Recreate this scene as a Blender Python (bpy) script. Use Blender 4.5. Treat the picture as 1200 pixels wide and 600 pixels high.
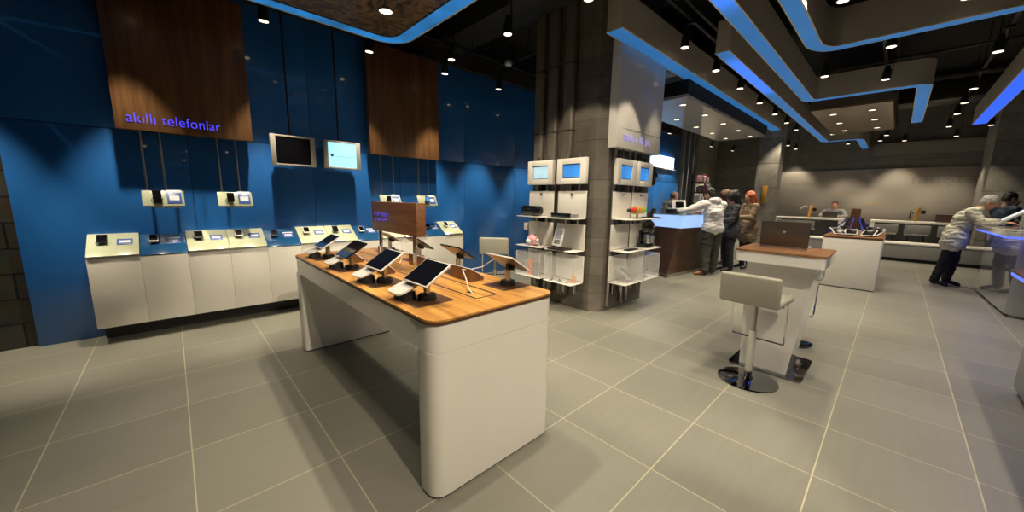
import bpy, bmesh, math, random
from mathutils import Vector, Matrix, noise
R = math.radians
PI = math.pi
random.seed(7)
scene = bpy.context.scene
for o in list(bpy.data.objects): bpy.data.objects.remove(o)
COL = scene.collection

# ------------------------------------------------------------------ camera
CAM_H = 1.44
yaw, pitch, roll = .75657, .15932, -.017075
cy_, sy_, cp_, sp_, cr_, sr_ = math.cos(yaw), math.sin(yaw), math.cos(pitch), math.sin(pitch), math.cos(roll), math.sin(roll)
fwd = Vector((sy_*cp_, cy_*cp_, -sp_)); right = Vector((cy_, -sy_, 0)); down = fwd.cross(right)
rr = right*cr_ + down*sr_; dd = -right*sr_ + down*cr_
cam_data = bpy.data.cameras.new('camera')
cam_data.sensor_width = 36; cam_data.sensor_fit = 'HORIZONTAL'; cam_data.lens = 36*420/1200
cam_data.clip_start = .05; cam_data.clip_end = 100
cam = bpy.data.objects.new('camera', cam_data); COL.objects.link(cam)
m3 = Matrix((rr, -dd, -fwd)).transposed()
cam.matrix_world = Matrix.Translation((0, 0, CAM_H)) @ m3.to_4x4()
scene.camera = cam

# ------------------------------------------------------------------ world and exposure
w = bpy.data.worlds.new('world'); scene.world = w; w.use_nodes = True
bg = w.node_tree.nodes['Background']; bg.inputs[0].default_value = (.55, .62, .75, 1); bg.inputs[1].default_value = .03
vs = scene.view_settings
vs.view_transform = 'Standard'; vs.look = 'None'; vs.exposure = 0.35; vs.gamma = 1.0; vs.use_curve_mapping = False
scene.cycles.use_denoising = True
scene.cycles.max_bounces = 8
scene.cycles.sample_clamp_indirect = 4.0
scene.cycles.blur_glossy = .5
WARM = (1.0, .86, .63)
P_TRACK = 120.0       # track spotlights
P_WALL = 190.0        # spotlights washing the blue wall
P_RECESS = 75.0      # recessed downlights

# ------------------------------------------------------------------ materials
MATS = {}
def nodes(name):
    m = bpy.data.materials.new(name); m.use_nodes = True
    nt = m.node_tree; return m, nt, nt.nodes['Principled BSDF']
def mat(name, col, rough=.5, metal=0., spec=.5, coat=0., emit=None, es=0., alpha=1., var=0., scale=8., bump=0., trans=0.):
    if name in MATS: return MATS[name]
    m, nt, b = nodes(name)
    b.inputs['Base Color'].default_value = (*col, 1); b.inputs['Roughness'].default_value = rough
    b.inputs['Metallic'].default_value = metal; b.inputs['Specular IOR Level'].default_value = spec
    b.inputs['Coat Weight'].default_value = coat; b.inputs['Coat Roughness'].default_value = .04
    b.inputs['Transmission Weight'].default_value = trans; b.inputs['Alpha'].default_value = alpha
    if emit: b.inputs['Emission Color'].default_value = (*emit, 1); b.inputs['Emission Strength'].default_value = es
    tc = nt.nodes.new('ShaderNodeTexCoord'); n = nt.nodes.new('ShaderNodeTexNoise'); n.inputs['Scale'].default_value = scale
    n.inputs['Detail'].default_value = 4
    nt.links.new(tc.outputs['Object'], n.inputs['Vector'])
    v = max(var, .03)
    mx = nt.nodes.new('ShaderNodeMix'); mx.data_type = 'RGBA'
    mx.inputs['A'].default_value = (*[c*(1-v) for c in col], 1); mx.inputs['B'].default_value = (*[min(1, c*(1+v)) for c in col], 1)
    nt.links.new(n.outputs['Fac'], mx.inputs['Factor']); nt.links.new(mx.outputs['Result'], b.inputs['Base Color'])
    if bump:
        bp = nt.nodes.new('ShaderNodeBump'); bp.inputs['Strength'].default_value = bump; bp.inputs['Distance'].default_value = .02
        nt.links.new(n.outputs['Fac'], bp.inputs['Height']); nt.links.new(bp.outputs['Normal'], b.inputs['Normal'])
    MATS[name] = m; return m
def wood(name, c1, c2, axis='Z', scale=1., rough=.4, coat=.1, dist=3.0):
    if name in MATS: return MATS[name]
    m, nt, b = nodes(name)
    tc = nt.nodes.new('ShaderNodeTexCoord'); mp = nt.nodes.new('ShaderNodeMapping')
    s = {'X': (.35, 5, 5), 'Y': (5, .35, 5), 'Z': (5, 5, .35), 'I': (1.1, 1.1, 1.1)}[axis]
    mp.inputs['Scale'].default_value = tuple(a*scale for a in s)
    nt.links.new(tc.outputs['Object'], mp.inputs['Vector'])
    n1 = nt.nodes.new('ShaderNodeTexNoise'); n1.inputs['Scale'].default_value = 2.2; n1.inputs['Detail'].default_value = 8; n1.inputs['Distortion'].default_value = dist*.4
    n2 = nt.nodes.new('ShaderNodeTexNoise'); n2.inputs['Scale'].default_value = 14; n2.inputs['Detail'].default_value = 3
    nt.links.new(mp.outputs[0], n1.inputs['Vector']); nt.links.new(mp.outputs[0], n2.inputs['Vector'])
    ad = nt.nodes.new('ShaderNodeMath'); ad.operation = 'MULTIPLY_ADD'; ad.inputs[1].default_value = .45
    nt.links.new(n2.outputs['Fac'], ad.inputs[0]); nt.links.new(n1.outputs['Fac'], ad.inputs[2])
    cr = nt.nodes.new('ShaderNodeValToRGB'); cr.color_ramp.elements[0].position = .5; cr.color_ramp.elements[1].position = .95
    cr.color_ramp.elements[0].color = (*c1, 1); cr.color_ramp.elements[1].color = (*c2, 1)
    nt.links.new(ad.outputs[0], cr.inputs[0]); nt.links.new(cr.outputs[0], b.inputs['Base Color'])
    b.inputs['Roughness'].default_value = rough; b.inputs['Coat Weight'].default_value = coat; b.inputs['Coat Roughness'].default_value = .15
    MATS[name] = m; return m
def glow(name, col, s, var=0., bright=None, sc=1.2):
    """a lit surface: even light, or (bright = (x0, x1, col2, s2)) a stretch of stronger lamps behind the panel"""
    if name in MATS: return MATS[name]
    m, nt, b = nodes(name)
    b.inputs['Base Color'].default_value = (*[c*.3 for c in col], 1); b.inputs['Roughness'].default_value = .5
    b.inputs['Emission Color'].default_value = (*col, 1); b.inputs['Emission Strength'].default_value = s
    if bright or var:
        tc = nt.nodes.new('ShaderNodeTexCoord'); n = nt.nodes.new('ShaderNodeTexNoise'); n.inputs['Scale'].default_value = sc
        nt.links.new(tc.outputs['Object'], n.inputs['Vector'])
        mr = nt.nodes.new('ShaderNodeMapRange'); mr.inputs['From Min'].default_value = .3; mr.inputs['From Max'].default_value = .7
        mr.inputs['To Min'].default_value = s*(1-var); mr.inputs['To Max'].default_value = s*(1+var)
        nt.links.new(n.outputs['Fac'], mr.inputs['Value'])
        out = mr.outputs['Result']
        if bright:
            x0, x1, c2, s2 = bright
            sep = nt.nodes.new('ShaderNodeSeparateXYZ'); nt.links.new(tc.outputs['Object'], sep.inputs[0])
            a = nt.nodes.new('ShaderNodeMapRange'); a.interpolation_type = 'SMOOTHSTEP'
            a.inputs['From Min'].default_value = x0-.25; a.inputs['From Max'].default_value = x0+.25; nt.links.new(sep.outputs['X'], a.inputs['Value'])
            c = nt.nodes.new('ShaderNodeMapRange'); c.interpolation_type = 'SMOOTHSTEP'
            c.inputs['From Min'].default_value = x1+.25; c.inputs['From Max'].default_value = x1-.25; nt.links.new(sep.outputs['X'], c.inputs['Value'])
            mu = nt.nodes.new('ShaderNodeMath'); mu.operation = 'MULTIPLY'; nt.links.new(a.outputs['Result'], mu.inputs[0]); nt.links.new(c.outputs['Result'], mu.inputs[1])
            mx = nt.nodes.new('ShaderNodeMix'); mx.data_type = 'RGBA'; mx.inputs['A'].default_value = (*col, 1); mx.inputs['B'].default_value = (*c2, 1)
            nt.links.new(mu.outputs[0], mx.inputs['Factor']); nt.links.new(mx.outputs['Result'], b.inputs['Emission Color'])
            mf = nt.nodes.new('ShaderNodeMix'); mf.data_type = 'FLOAT'; nt.links.new(mu.outputs[0], mf.inputs['Factor'])
            nt.links.new(out, mf.inputs['A']); mf.inputs['B'].default_value = s2; out = mf.outputs['Result']
        nt.links.new(out, b.inputs['Emission Strength'])
    MATS[name] = m; return m

def floor_mat():
    m, nt, b = nodes('stoneware floor tiles')
    L = nt.links.new
    tc = nt.nodes.new('ShaderNodeTexCoord'); sep = nt.nodes.new('ShaderNodeSeparateXYZ'); L(tc.outputs['Object'], sep.inputs[0])
    def line(sock, off, step, wd):
        a = nt.nodes.new('ShaderNodeMath'); a.operation = 'ADD'; a.inputs[1].default_value = -off + wd/2 + 100*step; L(sock, a.inputs[0])
        d = nt.nodes.new('ShaderNodeMath'); d.operation = 'DIVIDE'; d.inputs[1].default_value = step; L(a.outputs[0], d.inputs[0])
        f = nt.nodes.new('ShaderNodeMath'); f.operation = 'FRACT'; L(d.outputs[0], f.inputs[0])
        c = nt.nodes.new('ShaderNodeMath'); c.operation = 'LESS_THAN'; c.inputs[1].default_value = wd/step; L(f.outputs[0], c.inputs[0])
        fl = nt.nodes.new('ShaderNodeMath'); fl.operation = 'FLOOR'; L(d.outputs[0], fl.inputs[0])
        return c.outputs[0], fl.outputs[0]
    lx, ix = line(sep.outputs['X'], .497, .604, .0062); ly, iy = line(sep.outputs['Y'], .277, .607, .0062)
    mxm = nt.nodes.new('ShaderNodeMath'); mxm.operation = 'MAXIMUM'; L(lx, mxm.inputs[0]); L(ly, mxm.inputs[1])
    # fine sawn streaks along each tile
    mp = nt.nodes.new('ShaderNodeMapping'); mp.inputs['Scale'].default_value = (1.2, 18, 1); L(tc.outputs['Object'], mp.inputs['Vector'])
    cmb = nt.nodes.new('ShaderNodeCombineXYZ'); L(ix, cmb.inputs[0]); L(iy, cmb.inputs[1])
    wn = nt.nodes.new('ShaderNodeTexWhiteNoise'); wn.noise_dimensions = '2D'; L(cmb.outputs[0], wn.inputs['Vector'])
    n = nt.nodes.new('ShaderNodeTexNoise'); n.inputs['Scale'].default_value = 2; n.inputs['Detail'].default_value = 5; L(mp.outputs[0], n.inputs['Vector'])
    n2 = nt.nodes.new('ShaderNodeTexNoise'); n2.inputs['Scale'].default_value = 1.1; n2.inputs['Detail'].default_value = 3; L(tc.outputs['Object'], n2.inputs['Vector'])
    s1 = nt.nodes.new('ShaderNodeMath'); s1.operation = 'MULTIPLY_ADD'; s1.inputs[1].default_value = .35; L(n.outputs['Fac'], s1.inputs[0])
    s0 = nt.nodes.new('ShaderNodeMath'); s0.operation = 'MULTIPLY_ADD'; s0.inputs[1].default_value = .35; L(wn.outputs['Value'], s0.inputs[0]); L(n2.outputs['Fac'], s0.inputs[2])
    L(s0.outputs[0], s1.inputs[2])
    cr = nt.nodes.new('ShaderNodeValToRGB'); cr.color_ramp.elements[0].position = .35
    cr.color_ramp.elements[0].color = (.155, .152, .128, 1); cr.color_ramp.elements[1].color = (.205, .202, .172, 1)
    cr.color_ramp.elements[1].position = 1.0
    L(s1.outputs[0], cr.inputs[0])
    mx = nt.nodes.new('ShaderNodeMix'); mx.data_type = 'RGBA'; L(mxm.outputs[0], mx.inputs['Factor']); L(cr.outputs[0], mx.inputs['A']); mx.inputs['B'].default_value = (.40, .37, .26, 1)
    L(mx.outputs['Result'], b.inputs['Base Color'])
    b.inputs['Roughness'].default_value = .42; b.inputs['Specular IOR Level'].default_value = .4
    return m
def brick_mat():
    m, nt, b = nodes('dark split stone'); L = nt.links.new
    tc = nt.nodes.new('ShaderNodeTexCoord'); mp = nt.nodes.new('ShaderNodeMapping'); mp.inputs['Rotation'].default_value = (R(90), 0, 0); L(tc.outputs['Object'], mp.inputs['Vector'])
    br = nt.nodes.new('ShaderNodeTexBrick'); br.inputs['Scale'].default_value = 1; br.inputs['Brick Width'].default_value = .55; br.inputs['Row Height'].default_value = .23
    br.inputs['Mortar Size'].default_value = .008; br.inputs['Color1'].default_value = (.055, .05, .042, 1); br.inputs['Color2'].default_value = (.085, .078, .065, 1); br.inputs['Mortar'].default_value = (.012, .011, .01, 1)
    L(mp.outputs[0], br.inputs['Vector']); n = nt.nodes.new('ShaderNodeTexNoise'); n.inputs['Scale'].default_value = 9; n.inputs['Detail'].default_value = 8; L(tc.outputs['Object'], n.inputs['Vector'])
    mx = nt.nodes.new('ShaderNodeMix'); mx.data_type = 'RGBA'; mx.blend_type = 'MULTIPLY'; mx.inputs['Factor'].default_value = .8; L(br.outputs['Color'], mx.inputs['A']); L(n.outputs['Color'], mx.inputs['B'])
    L(mx.outputs['Result'], b.inputs['Base Color']); bp = nt.nodes.new('ShaderNodeBump'); bp.inputs['Strength'].default_value = .6; L(n.outputs['Fac'], bp.inputs['Height']); L(bp.outputs[0], b.inputs['Normal'])
    b.inputs['Roughness'].default_value = .45
    return m
def board_concrete(name, col, row=.24):
    """board-marked concrete: horizontal courses with thin joints and cloudy tone"""
    if name in MATS: return MATS[name]
    m, nt, b = nodes(name); L = nt.links.new
    tc = nt.nodes.new('ShaderNodeTexCoord'); sep = nt.nodes.new('ShaderNodeSeparateXYZ'); L(tc.outputs['Object'], sep.inputs[0])
    d = nt.nodes.new('ShaderNodeMath'); d.operation = 'DIVIDE'; d.inputs[1].default_value = row; L(sep.outputs['Z'], d.inputs[0])
    fl = nt.nodes.new('ShaderNodeMath'); fl.operation = 'FLOOR'; L(d.outputs[0], fl.inputs[0])
    fr = nt.nodes.new('ShaderNodeMath'); fr.operation = 'FRACT'; L(d.outputs[0], fr.inputs[0])
    lt = nt.nodes.new('ShaderNodeMath'); lt.operation = 'LESS_THAN'; lt.inputs[1].default_value = .035; L(fr.outputs[0], lt.inputs[0])
    wn = nt.nodes.new('ShaderNodeTexWhiteNoise'); wn.noise_dimensions = '1D'; L(fl.outputs[0], wn.inputs['W'])
    n = nt.nodes.new('ShaderNodeTexNoise'); n.inputs['Scale'].default_value = 5; n.inputs['Detail'].default_value = 9; n.inputs['Roughness'].default_value = .65; L(tc.outputs['Object'], n.inputs['Vector'])
    a = nt.nodes.new('ShaderNodeMath'); a.operation = 'MULTIPLY_ADD'; a.inputs[1].default_value = .3; L(wn.outputs['Value'], a.inputs[0]); L(n.outputs['Fac'], a.inputs[2])
    s = nt.nodes.new('ShaderNodeMath'); s.operation = 'MULTIPLY_ADD'; s.inputs[1].default_value = -.35; L(lt.outputs[0], s.inputs[0]); L(a.outputs[0], s.inputs[2])
    cr = nt.nodes.new('ShaderNodeValToRGB'); cr.color_ramp.elements[0].position = .2; cr.color_ramp.elements[1].position = .95
    cr.color_ramp.elements[0].color = (*[c*.45 for c in col], 1); cr.color_ramp.elements[1].color = (*[c*1.45 for c in col], 1); L(s.outputs[0], cr.inputs[0])
    L(cr.outputs[0], b.inputs['Base Color']); b.inputs['Roughness'].default_value = .7
    bp = nt.nodes.new('ShaderNodeBump'); bp.inputs['Strength'].default_value = .25; L(s.outputs[0], bp.inputs['Height']); L(bp.outputs[0], b.inputs['Normal'])
    MATS[name] = m; return m

FLOOR = floor_mat(); BRICK = brick_mat()
BLUEGLASS = mat('back painted blue glass', (.018, .14, .47), .35, 0, .5, coat=1., var=.05, scale=.6)
WHITE = mat('satin white lacquer', (.80, .77, .71), .28, 0, .5, coat=.35)
WHITEG = mat('glossy white lacquer', (.80, .78, .75), .12, 0, .5, coat=.8)
GREYG = mat('glossy pale grey glass', (.34, .34, .35), .08, 0, .6, coat=1.)
GREEN = mat('pale green back painted glass', (.50, .54, .38), .2, 0, .5, coat=.7)
BLUETOP = mat('deep blue glass', (.012, .085, .23), .15, 0, .5, coat=1.)
BLACK = mat('matt black metal', (.012, .012, .012), .45)
BLACKG = mat('gloss black plastic', (.008, .008, .009), .12, coat=.6)
DARK = mat('black painted ceiling', (.016, .015, .014), .8, var=.3)
DUCTM = mat('dark duct metal', (.035, .033, .03), .5, .3, var=.2)
CHROME = mat('polished chrome', (.75, .75, .74), .12, 1.)
STEEL = mat('brushed steel', (.50, .48, .44), .3, 1.)
DCHROME = mat('dark mirror steel', (.30, .30, .31), .06, 1.)
OAK = wood('oiled oak top', (.34, .13, .03), (.80, .44, .11), 'Y', .9, .32, .25, 5)
OAKX = wood('warm walnut top', (.22, .10, .045), (.36, .18, .085), 'X', .9, .35, .2)
OAKE = wood('dark oak edge', (.07, .028, .012), (.12, .05, .02), 'Y', 1, .5, 0)
INLAY = wood('dark walnut inlay', (.055, .024, .012), (.11, .048, .024), 'X', 1, .4, .1)
WALNUT = wood('walnut sign veneer', (.065, .031, .012), (.19, .09, .034), 'Z', .8, .42, .1)
WALNUTB = wood('walnut block veneer', (.115, .05, .024), (.22, .10, .048), 'Y', 1.2, .45, .05, 6)
WENGE = wood('dark brown wood front', (.045, .024, .014), (.095, .052, .032), 'X', .6, .35, .15)
CEILWOOD = wood('polished burl ceiling panel', (.022, .014, .009), (.20, .135, .085), 'I', 1.3, .22, .4, 9)
CREAM = mat('cream leatherette', (.36, .345, .29), .5, coat=.05, bump=.05, scale=60)
CONC = board_concrete('board marked concrete', (.115, .101, .083))
CONC2 = board_concrete('grey wall concrete', (.23, .215, .185), .6)
CONCD = board_concrete('dark block wall', (.12, .114, .10), .4)
BEAM = mat('warm grey painted beam', (.48, .44, .38), .6, var=.08)
EDGE = mat('brass edge strip', (.75, .66, .48), .4, .2)
B1 = glow('blue stretched light film', (.035, .22, .60), .43, .12)
B2 = glow('blue light film lamp row near counter', (.035, .22, .60), .43, .12, (.35, 2.3, (.05, .20, 1.0), .85))
B3 = glow('blue light film lamp row at centre', (.035, .22, .60), .43, .12, (-2, 1.9, (.05, .22, 1.0), .85))
B4 = glow('blue light film over aisle', (.04, .23, .60), .42, .15)
B5 = glow('deep blue light film', (.025, .13, 1.0), .8, .05)
BL = glow('cyan blue light film', (.03, .27, .72), .42, .45, sc=3.)
LEDB = glow('blue violet led line', (.07, .12, 1.0), 1.6)
LETTER = glow('blue violet letter face', (.085, .065, 1.0), 1.0)
LETTERS_PALE = glow('pale violet letter face', (.42, .36, .9), .55)
LENS = glow('warm lamp lens', (1.0, .84, .60), 2.2)
LENSW = glow('warm white lamp lens', (1.0, .86, .66), 5.)
ICE = glow('icy glowing counter glass', (.38, .60, 1.0), .78, .2, sc=.9)
SIGNW = glow('white backlit panel', (.80, .93, 1.0), 3.)
SCREENB = glow('blue demo screen', (.05, .30, .80), .6, .3, sc=5)
SCREENW = glow('pale demo screen', (.55, .80, .90), .6, .1, sc=10)
SCREENTV = glow('pale cyan television picture', (.42, .92, 1.0), .8, .03)
OFF = mat('switched off screen', (.006, .006, .008), .06, coat=1.)
CARD = mat('printed blue label', (.05, .12, .42), .4, coat=.2)
CARDW = mat('white paper', (.80, .80, .84), .6)
SILVER = mat('silver plastic', (.55, .55, .55), .3, .5)
MURAL = mat('grey mural panel', (.36, .325, .28), .6, var=.12, scale=.5)
MURALT = mat('mural lettering ochre', (.42, .32, .23), .6)
MURALT2 = mat('mural lettering dark', (.31, .275, .23), .6)
GLASS = mat('clear acrylic', (.97, .98, .98), .03, spec=.5, alpha=.16, coat=1.)
ACRE = mat('polished acrylic edge', (.75, .78, .78), .1, alpha=.7, coat=1.)
BENCHM = mat('pale grey upholstery', (.42, .41, .37), .6)
GREYP = mat('mid grey laminate', (.16, .155, .15), .45)
LAPTOP = mat('brown grey laptop shell', (.085, .07, .06), .3, .4, coat=.4)
AMBER = mat('amber wood post', (.60, .30, .04), .45)
PINK = mat('pink plastic', (.75, .38, .40), .35, coat=.3)
RED = mat('red plastic', (.55, .03, .02), .35); ORANGE = mat('orange plastic', (.8, .2, .03), .35); LIME = mat('green plastic', (.12, .55, .08), .35)
BLUEC = mat('blue cable sheath', (.03, .05, .5), .4)
SKIN = mat('skin', (.56, .30, .20), .5, var=.05); SKIN2 = mat('ruddy skin', (.62, .28, .18), .5, var=.05)
CANOPYW = mat('glossy pale ceiling panel', (.62, .58, .54), .18, coat=.7)
CANOPYB = mat('brown ceiling panel', (.20, .13, .085), .3, coat=.4)
GALV = mat('painted pipe taupe', (.15, .13, .105), .5, .2, var=.15, scale=4)

# ------------------------------------------------------------------ mesh helpers
class MB:
    def __init__(s): s.bm = bmesh.new()
    def add(s, bm2):
        me = bpy.data.meshes.new('t'); bm2.to_mesh(me); s.bm.from_mesh(me); bpy.data.meshes.remove(me); bm2.free(); return s
    def box(s, x0, x1, y0, y1, z0, z1, bev=0., M=None, seg=2):
        b = bmesh.new(); bmesh.ops.create_cube(b, size=1)
        sx, sy, sz = abs(x1-x0), abs(y1-y0), abs(z1-z0)
        for v in b.verts: v.co = Vector(((x0+x1)/2+v.co.x*sx, (y0+y1)/2+v.co.y*sy, (z0+z1)/2+v.co.z*sz))
        if bev: bmesh.ops.bevel(b, geom=b.edges[:], offset=min(bev, .45*min(sx, sy, sz)), segments=seg, affect='EDGES', profile=.5)
        if M is not None: b.transform(M)
        return s.add(b)
    def prism(s, pts, z0, z1, bev=0., M=None, top=None):
        """polygon pts (x, y) from z0 to z1; top = other outline at z1"""
        b = bmesh.new(); top = top or pts
        lo = [b.verts.new((x, y, z0)) for x, y in pts]; hi = [b.verts.new((x, y, z1)) for x, y in top]
        n = len(pts); b.faces.new(lo[::-1]); b.faces.new(hi)
        for i in range(n): b.faces.new((lo[i], lo[(i+1) % n], hi[(i+1) % n], hi[i]))
        bmesh.ops.recalc_face_normals(b, faces=b.faces[:])
        if bev: bmesh.ops.bevel(b, geom=b.edges[:], offset=bev, segments=2, affect='EDGES')
        if M is not None: b.transform(M)
        return s.add(b)
    def cyl(s, p0, p1, r0, r1=None, seg=16, caps=True):
        r1 = r0 if r1 is None else r1
        p0, p1 = Vector(p0), Vector(p1); d = p1-p0
        b = bmesh.new(); bmesh.ops.create_cone(b, cap_ends=caps, segments=seg, radius1=r0, radius2=r1, depth=d.length)
        q = d.to_track_quat('Z', 'Y').to_matrix().to_4x4(); b.transform(Matrix.Translation((p0+p1)/2) @ q); return s.add(b)
    def tube(s, pts, r, seg=8):
        b = bmesh.new(); rings = []; pts = [Vector(p) for p in pts]
        for i, p in enumerate(pts):
            t = (pts[min(i+1, len(pts)-1)]-pts[max(i-1, 0)]).normalized(); q = t.to_track_quat('Z', 'Y')
            rings.append([b.verts.new(p + q @ Vector((r*math.cos(2*PI*k/seg), r*math.sin(2*PI*k/seg), 0))) for k in range(seg)])
        for a, c in zip(rings, rings[1:]):
            for k in range(seg): b.faces.new((a[k], a[(k+1) % seg], c[(k+1) % seg], c[k]))
        b.faces.new(rings[0][::-1]); b.faces.new(rings[-1]); bmesh.ops.recalc_face_normals(b, faces=b.faces[:]); return s.add(b)
    def lathe(s, prof, c=(0, 0, 0), seg=28, M=None):
        b = bmesh.new(); rings = []
        for r, z in prof: rings.append([b.verts.new((r*math.cos(2*PI*k/seg), r*math.sin(2*PI*k/seg), z)) for k in range(seg)])
        for a, d in zip(rings, rings[1:]):
            for k in range(seg): b.faces.new((a[k], a[(k+1) % seg], d[(k+1) % seg], d[k]))
        b.faces.new(rings[0][::-1]); b.faces.new(rings[-1]); bmesh.ops.recalc_face_normals(b, faces=b.faces[:])
        b.transform(Matrix.Translation(c) @ (M if M is not None else Matrix())); return s.add(b)
    def ball(s, c, r, seg=16, M=None):
        b = bmesh.new(); bmesh.ops.create_uvsphere(b, u_segments=seg, v_segments=max(6, seg//2), radius=1)
        r = (r, r, r) if isinstance(r, (int, float)) else r
        b.transform(Matrix.Translation(c) @ (M if M is not None else Matrix()) @ Matrix.Diagonal((*r, 1))); return s.add(b)
    def build(s, name, m, parent=None, smooth=None, local=False):
        """link as ONE object. World coordinates unless local; origin goes to the parent's, or to the base centre"""
        me = bpy.data.meshes.new(name)
        o = bpy.data.objects.new(name, me); COL.objects.link(o)
        if parent is not None:
            o.parent = parent
            if not local: s.bm.transform(world(parent).inverted())
        elif not local:
            xs = [v.co for v in s.bm.verts]
            c = Vector(((min(v.x for v in xs)+max(v.x for v in xs))/2, (min(v.y for v in xs)+max(v.y for v in xs))/2, min(v.z for v in xs)))
            s.bm.transform(Matrix.Translation(-c)); o.location = c
        s.bm.to_mesh(me); s.bm.free(); me.materials.append(m)
        for p in me.polygons: p.use_smooth = True
        if smooth is not True:
            try: me.set_sharp_from_angle(angle=R(smooth or 35))
            except Exception: pass
        return o
def world(o):
    M = Matrix.Translation(o.location) @ o.rotation_euler.to_matrix().to_4x4()
    return world(o.parent) @ M if o.parent else M
def tag(o, label=None, cat=None, group=None, kind=None):
    if label: o['label'] = label
    if cat: o['category'] = cat
    if group: o['group'] = group
    if kind: o['kind'] = kind
    return o
def thing(name, label, cat, loc=(0, 0, 0), rz=0., group=None):
    o = bpy.data.objects.new(name, None); COL.objects.link(o); o.location = loc; o.rotation_euler = (0, 0, rz); o.empty_display_size = .1
    return tag(o, label, cat, group)
def struct(name, mb, m, parent=None):
    o = mb.build(name, m, parent); o['kind'] = 'structure'; return o
def copy_tree(o, parent=None):
    c = o.copy(); COL.objects.link(c); c.parent = parent
    for ch in o.children: copy_tree(ch, c)
    return c
def dup(o, loc, rz=None, label=None, group=None):
    c = copy_tree(o); c.location = loc
    if rz is not None: c.rotation_euler = (0, 0, rz)
    if label: c['label'] = label
    if group: c['group'] = group
    return c
def text_mesh(txt, size, M, depth=.004, name='letters', mat_=None, parent=None, spacing=1., sx=1., thin=0.):
    cu = bpy.data.curves.new('txt', 'FONT'); cu.body = txt; cu.size = size; cu.extrude = depth; cu.offset = thin; cu.space_character = spacing; cu.align_x = 'LEFT'
    t = bpy.data.objects.new('txt', cu); COL.objects.link(t); bpy.context.view_layer.update()
    me = bpy.data.meshes.new_from_object(t.evaluated_get(bpy.context.evaluated_depsgraph_get()))
    bpy.data.objects.remove(t); bpy.data.curves.remove(cu)
    mb = MB(); mb.bm.from_mesh(me); bpy.data.meshes.remove(me)
    mb.bm.transform(M @ Matrix.Diagonal((sx, 1, 1, 1)))
    return mb.build(name, mat_, parent, smooth=30)
def face_mat(origin, right_dir, up_dir):
    r, u = Vector(right_dir).normalized(), Vector(up_dir).normalized(); n = r.cross(u)
    return Matrix.Translation(origin) @ Matrix((r, u, n)).transposed().to_4x4()

# ------------------------------------------------------------------ room shell
XW = 16.4
struct('floor', MB().box(-3, XW, -4.5, 5.42, -.1, 0), FLOOR)
struct('ceiling', MB().box(-3, XW, -4.5, 5.42, 4.3, 4.4), DARK)
struct('wall_back', MB().box(-3, 12.9, 5.36, 5.5, 0, 4.3), BRICK)
struct('wall_back_grey', MB().box(12.9, XW, 5.30, 5.5, 0, 4.3), CONC2)
struct('wall_left', MB().box(-3.1, -3, -4.5, 5.5, 0, 4.3), DARK)
struct('wall_front', MB().box(-3.1, XW, -4.6, -4.5, 0, 4.3), CONCD)
struct('wall_far', MB().box(XW, XW+.15, -4.6, 5.5, 0, 4.3), CONCD)
# blue glass cladding of the back wall, panel by panel with fine joints
xs = [-1.03, .18, 1.39, 2.60, 3.81, 5.02, 6.23, 7.44, 8.65, 9.86, 11.07, 12.9]
for i in range(len(xs)-1):
    for z0, z1 in ((0, 2.04), (2.046, 3.56)):
        struct('wall_back_glass_panel', MB().box(xs[i]+.002, xs[i+1]-.002, 5.30, 5.358, z0+.001, z1, .003), BLUEGLASS)
struct('trim_1', MB().box(-3, 12.9, 5.22, 5.36, 3.565, 3.9), DARK)
struct('shade_strip', MB().box(-.6, 3.55, 5.20, 5.298, .0, .10), BLACK)  # black strip standing in for the recess shadow at the wall foot
# light bulkhead high on the far wall
struct('trim_3', MB().box(XW-.12, XW-.001, -1.6, .72, 2.96, 3.32), mat('pale bulkhead', (.20, .18, .155), .6))
struct('wall_right_pier', MB().box(14.6, 16.2, -4.4, -1.42, 0, 4.29), CONC2)
struct('wall_pier', MB().box(11.0, 11.45, 2.13, 2.58, 0, 4.29), CONC2)

tag(MB().box(10.975, 10.999, 2.30, 2.40, 1.42, 1.86, .004).build('wall_sign', AMBER), 'narrow amber strip sign on the concrete pier behind the red haired woman', 'sign')
# mural with faint lettering
mu = thing('mural_panel', 'long grey mural panel with faint lettering on the far wall', 'wall panel', (XW-.03, .75, .82))
MB().box(XW-.06, XW-.002, -1.62, 3.05, .82, 2.55, .004).build('panel', MURAL, mu)
def mural_text(t, y, z, size, m, sx=1.):
    text_mesh(t, size, face_mat((XW-.062, y, z), (0, -1, 0), (0, 0, 1)), .001, 'lettering', m, mu, sx=sx)
mural_text('müşte', .42-.6, 2.08, .42, MURALT2, 1.15)
mural_text('internet', .1, 2.36, .2, MURALT, 1.3)
mural_text('kampanyalar', 2.7, 2.08, .18, MURALT, 1.4)
mural_text('dünyası', 1.0, 2.34, .12, MURALT, 1.3)
mural_text('yenilikler', 1.6, 1.75, .18, MURALT, 1.3)
mural_text('destek', .75, 1.42, .22, MURALT, 1.2)
mural_text('hizmet', 2.75, 1.38, .14, MURALT, 1.4)

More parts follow.
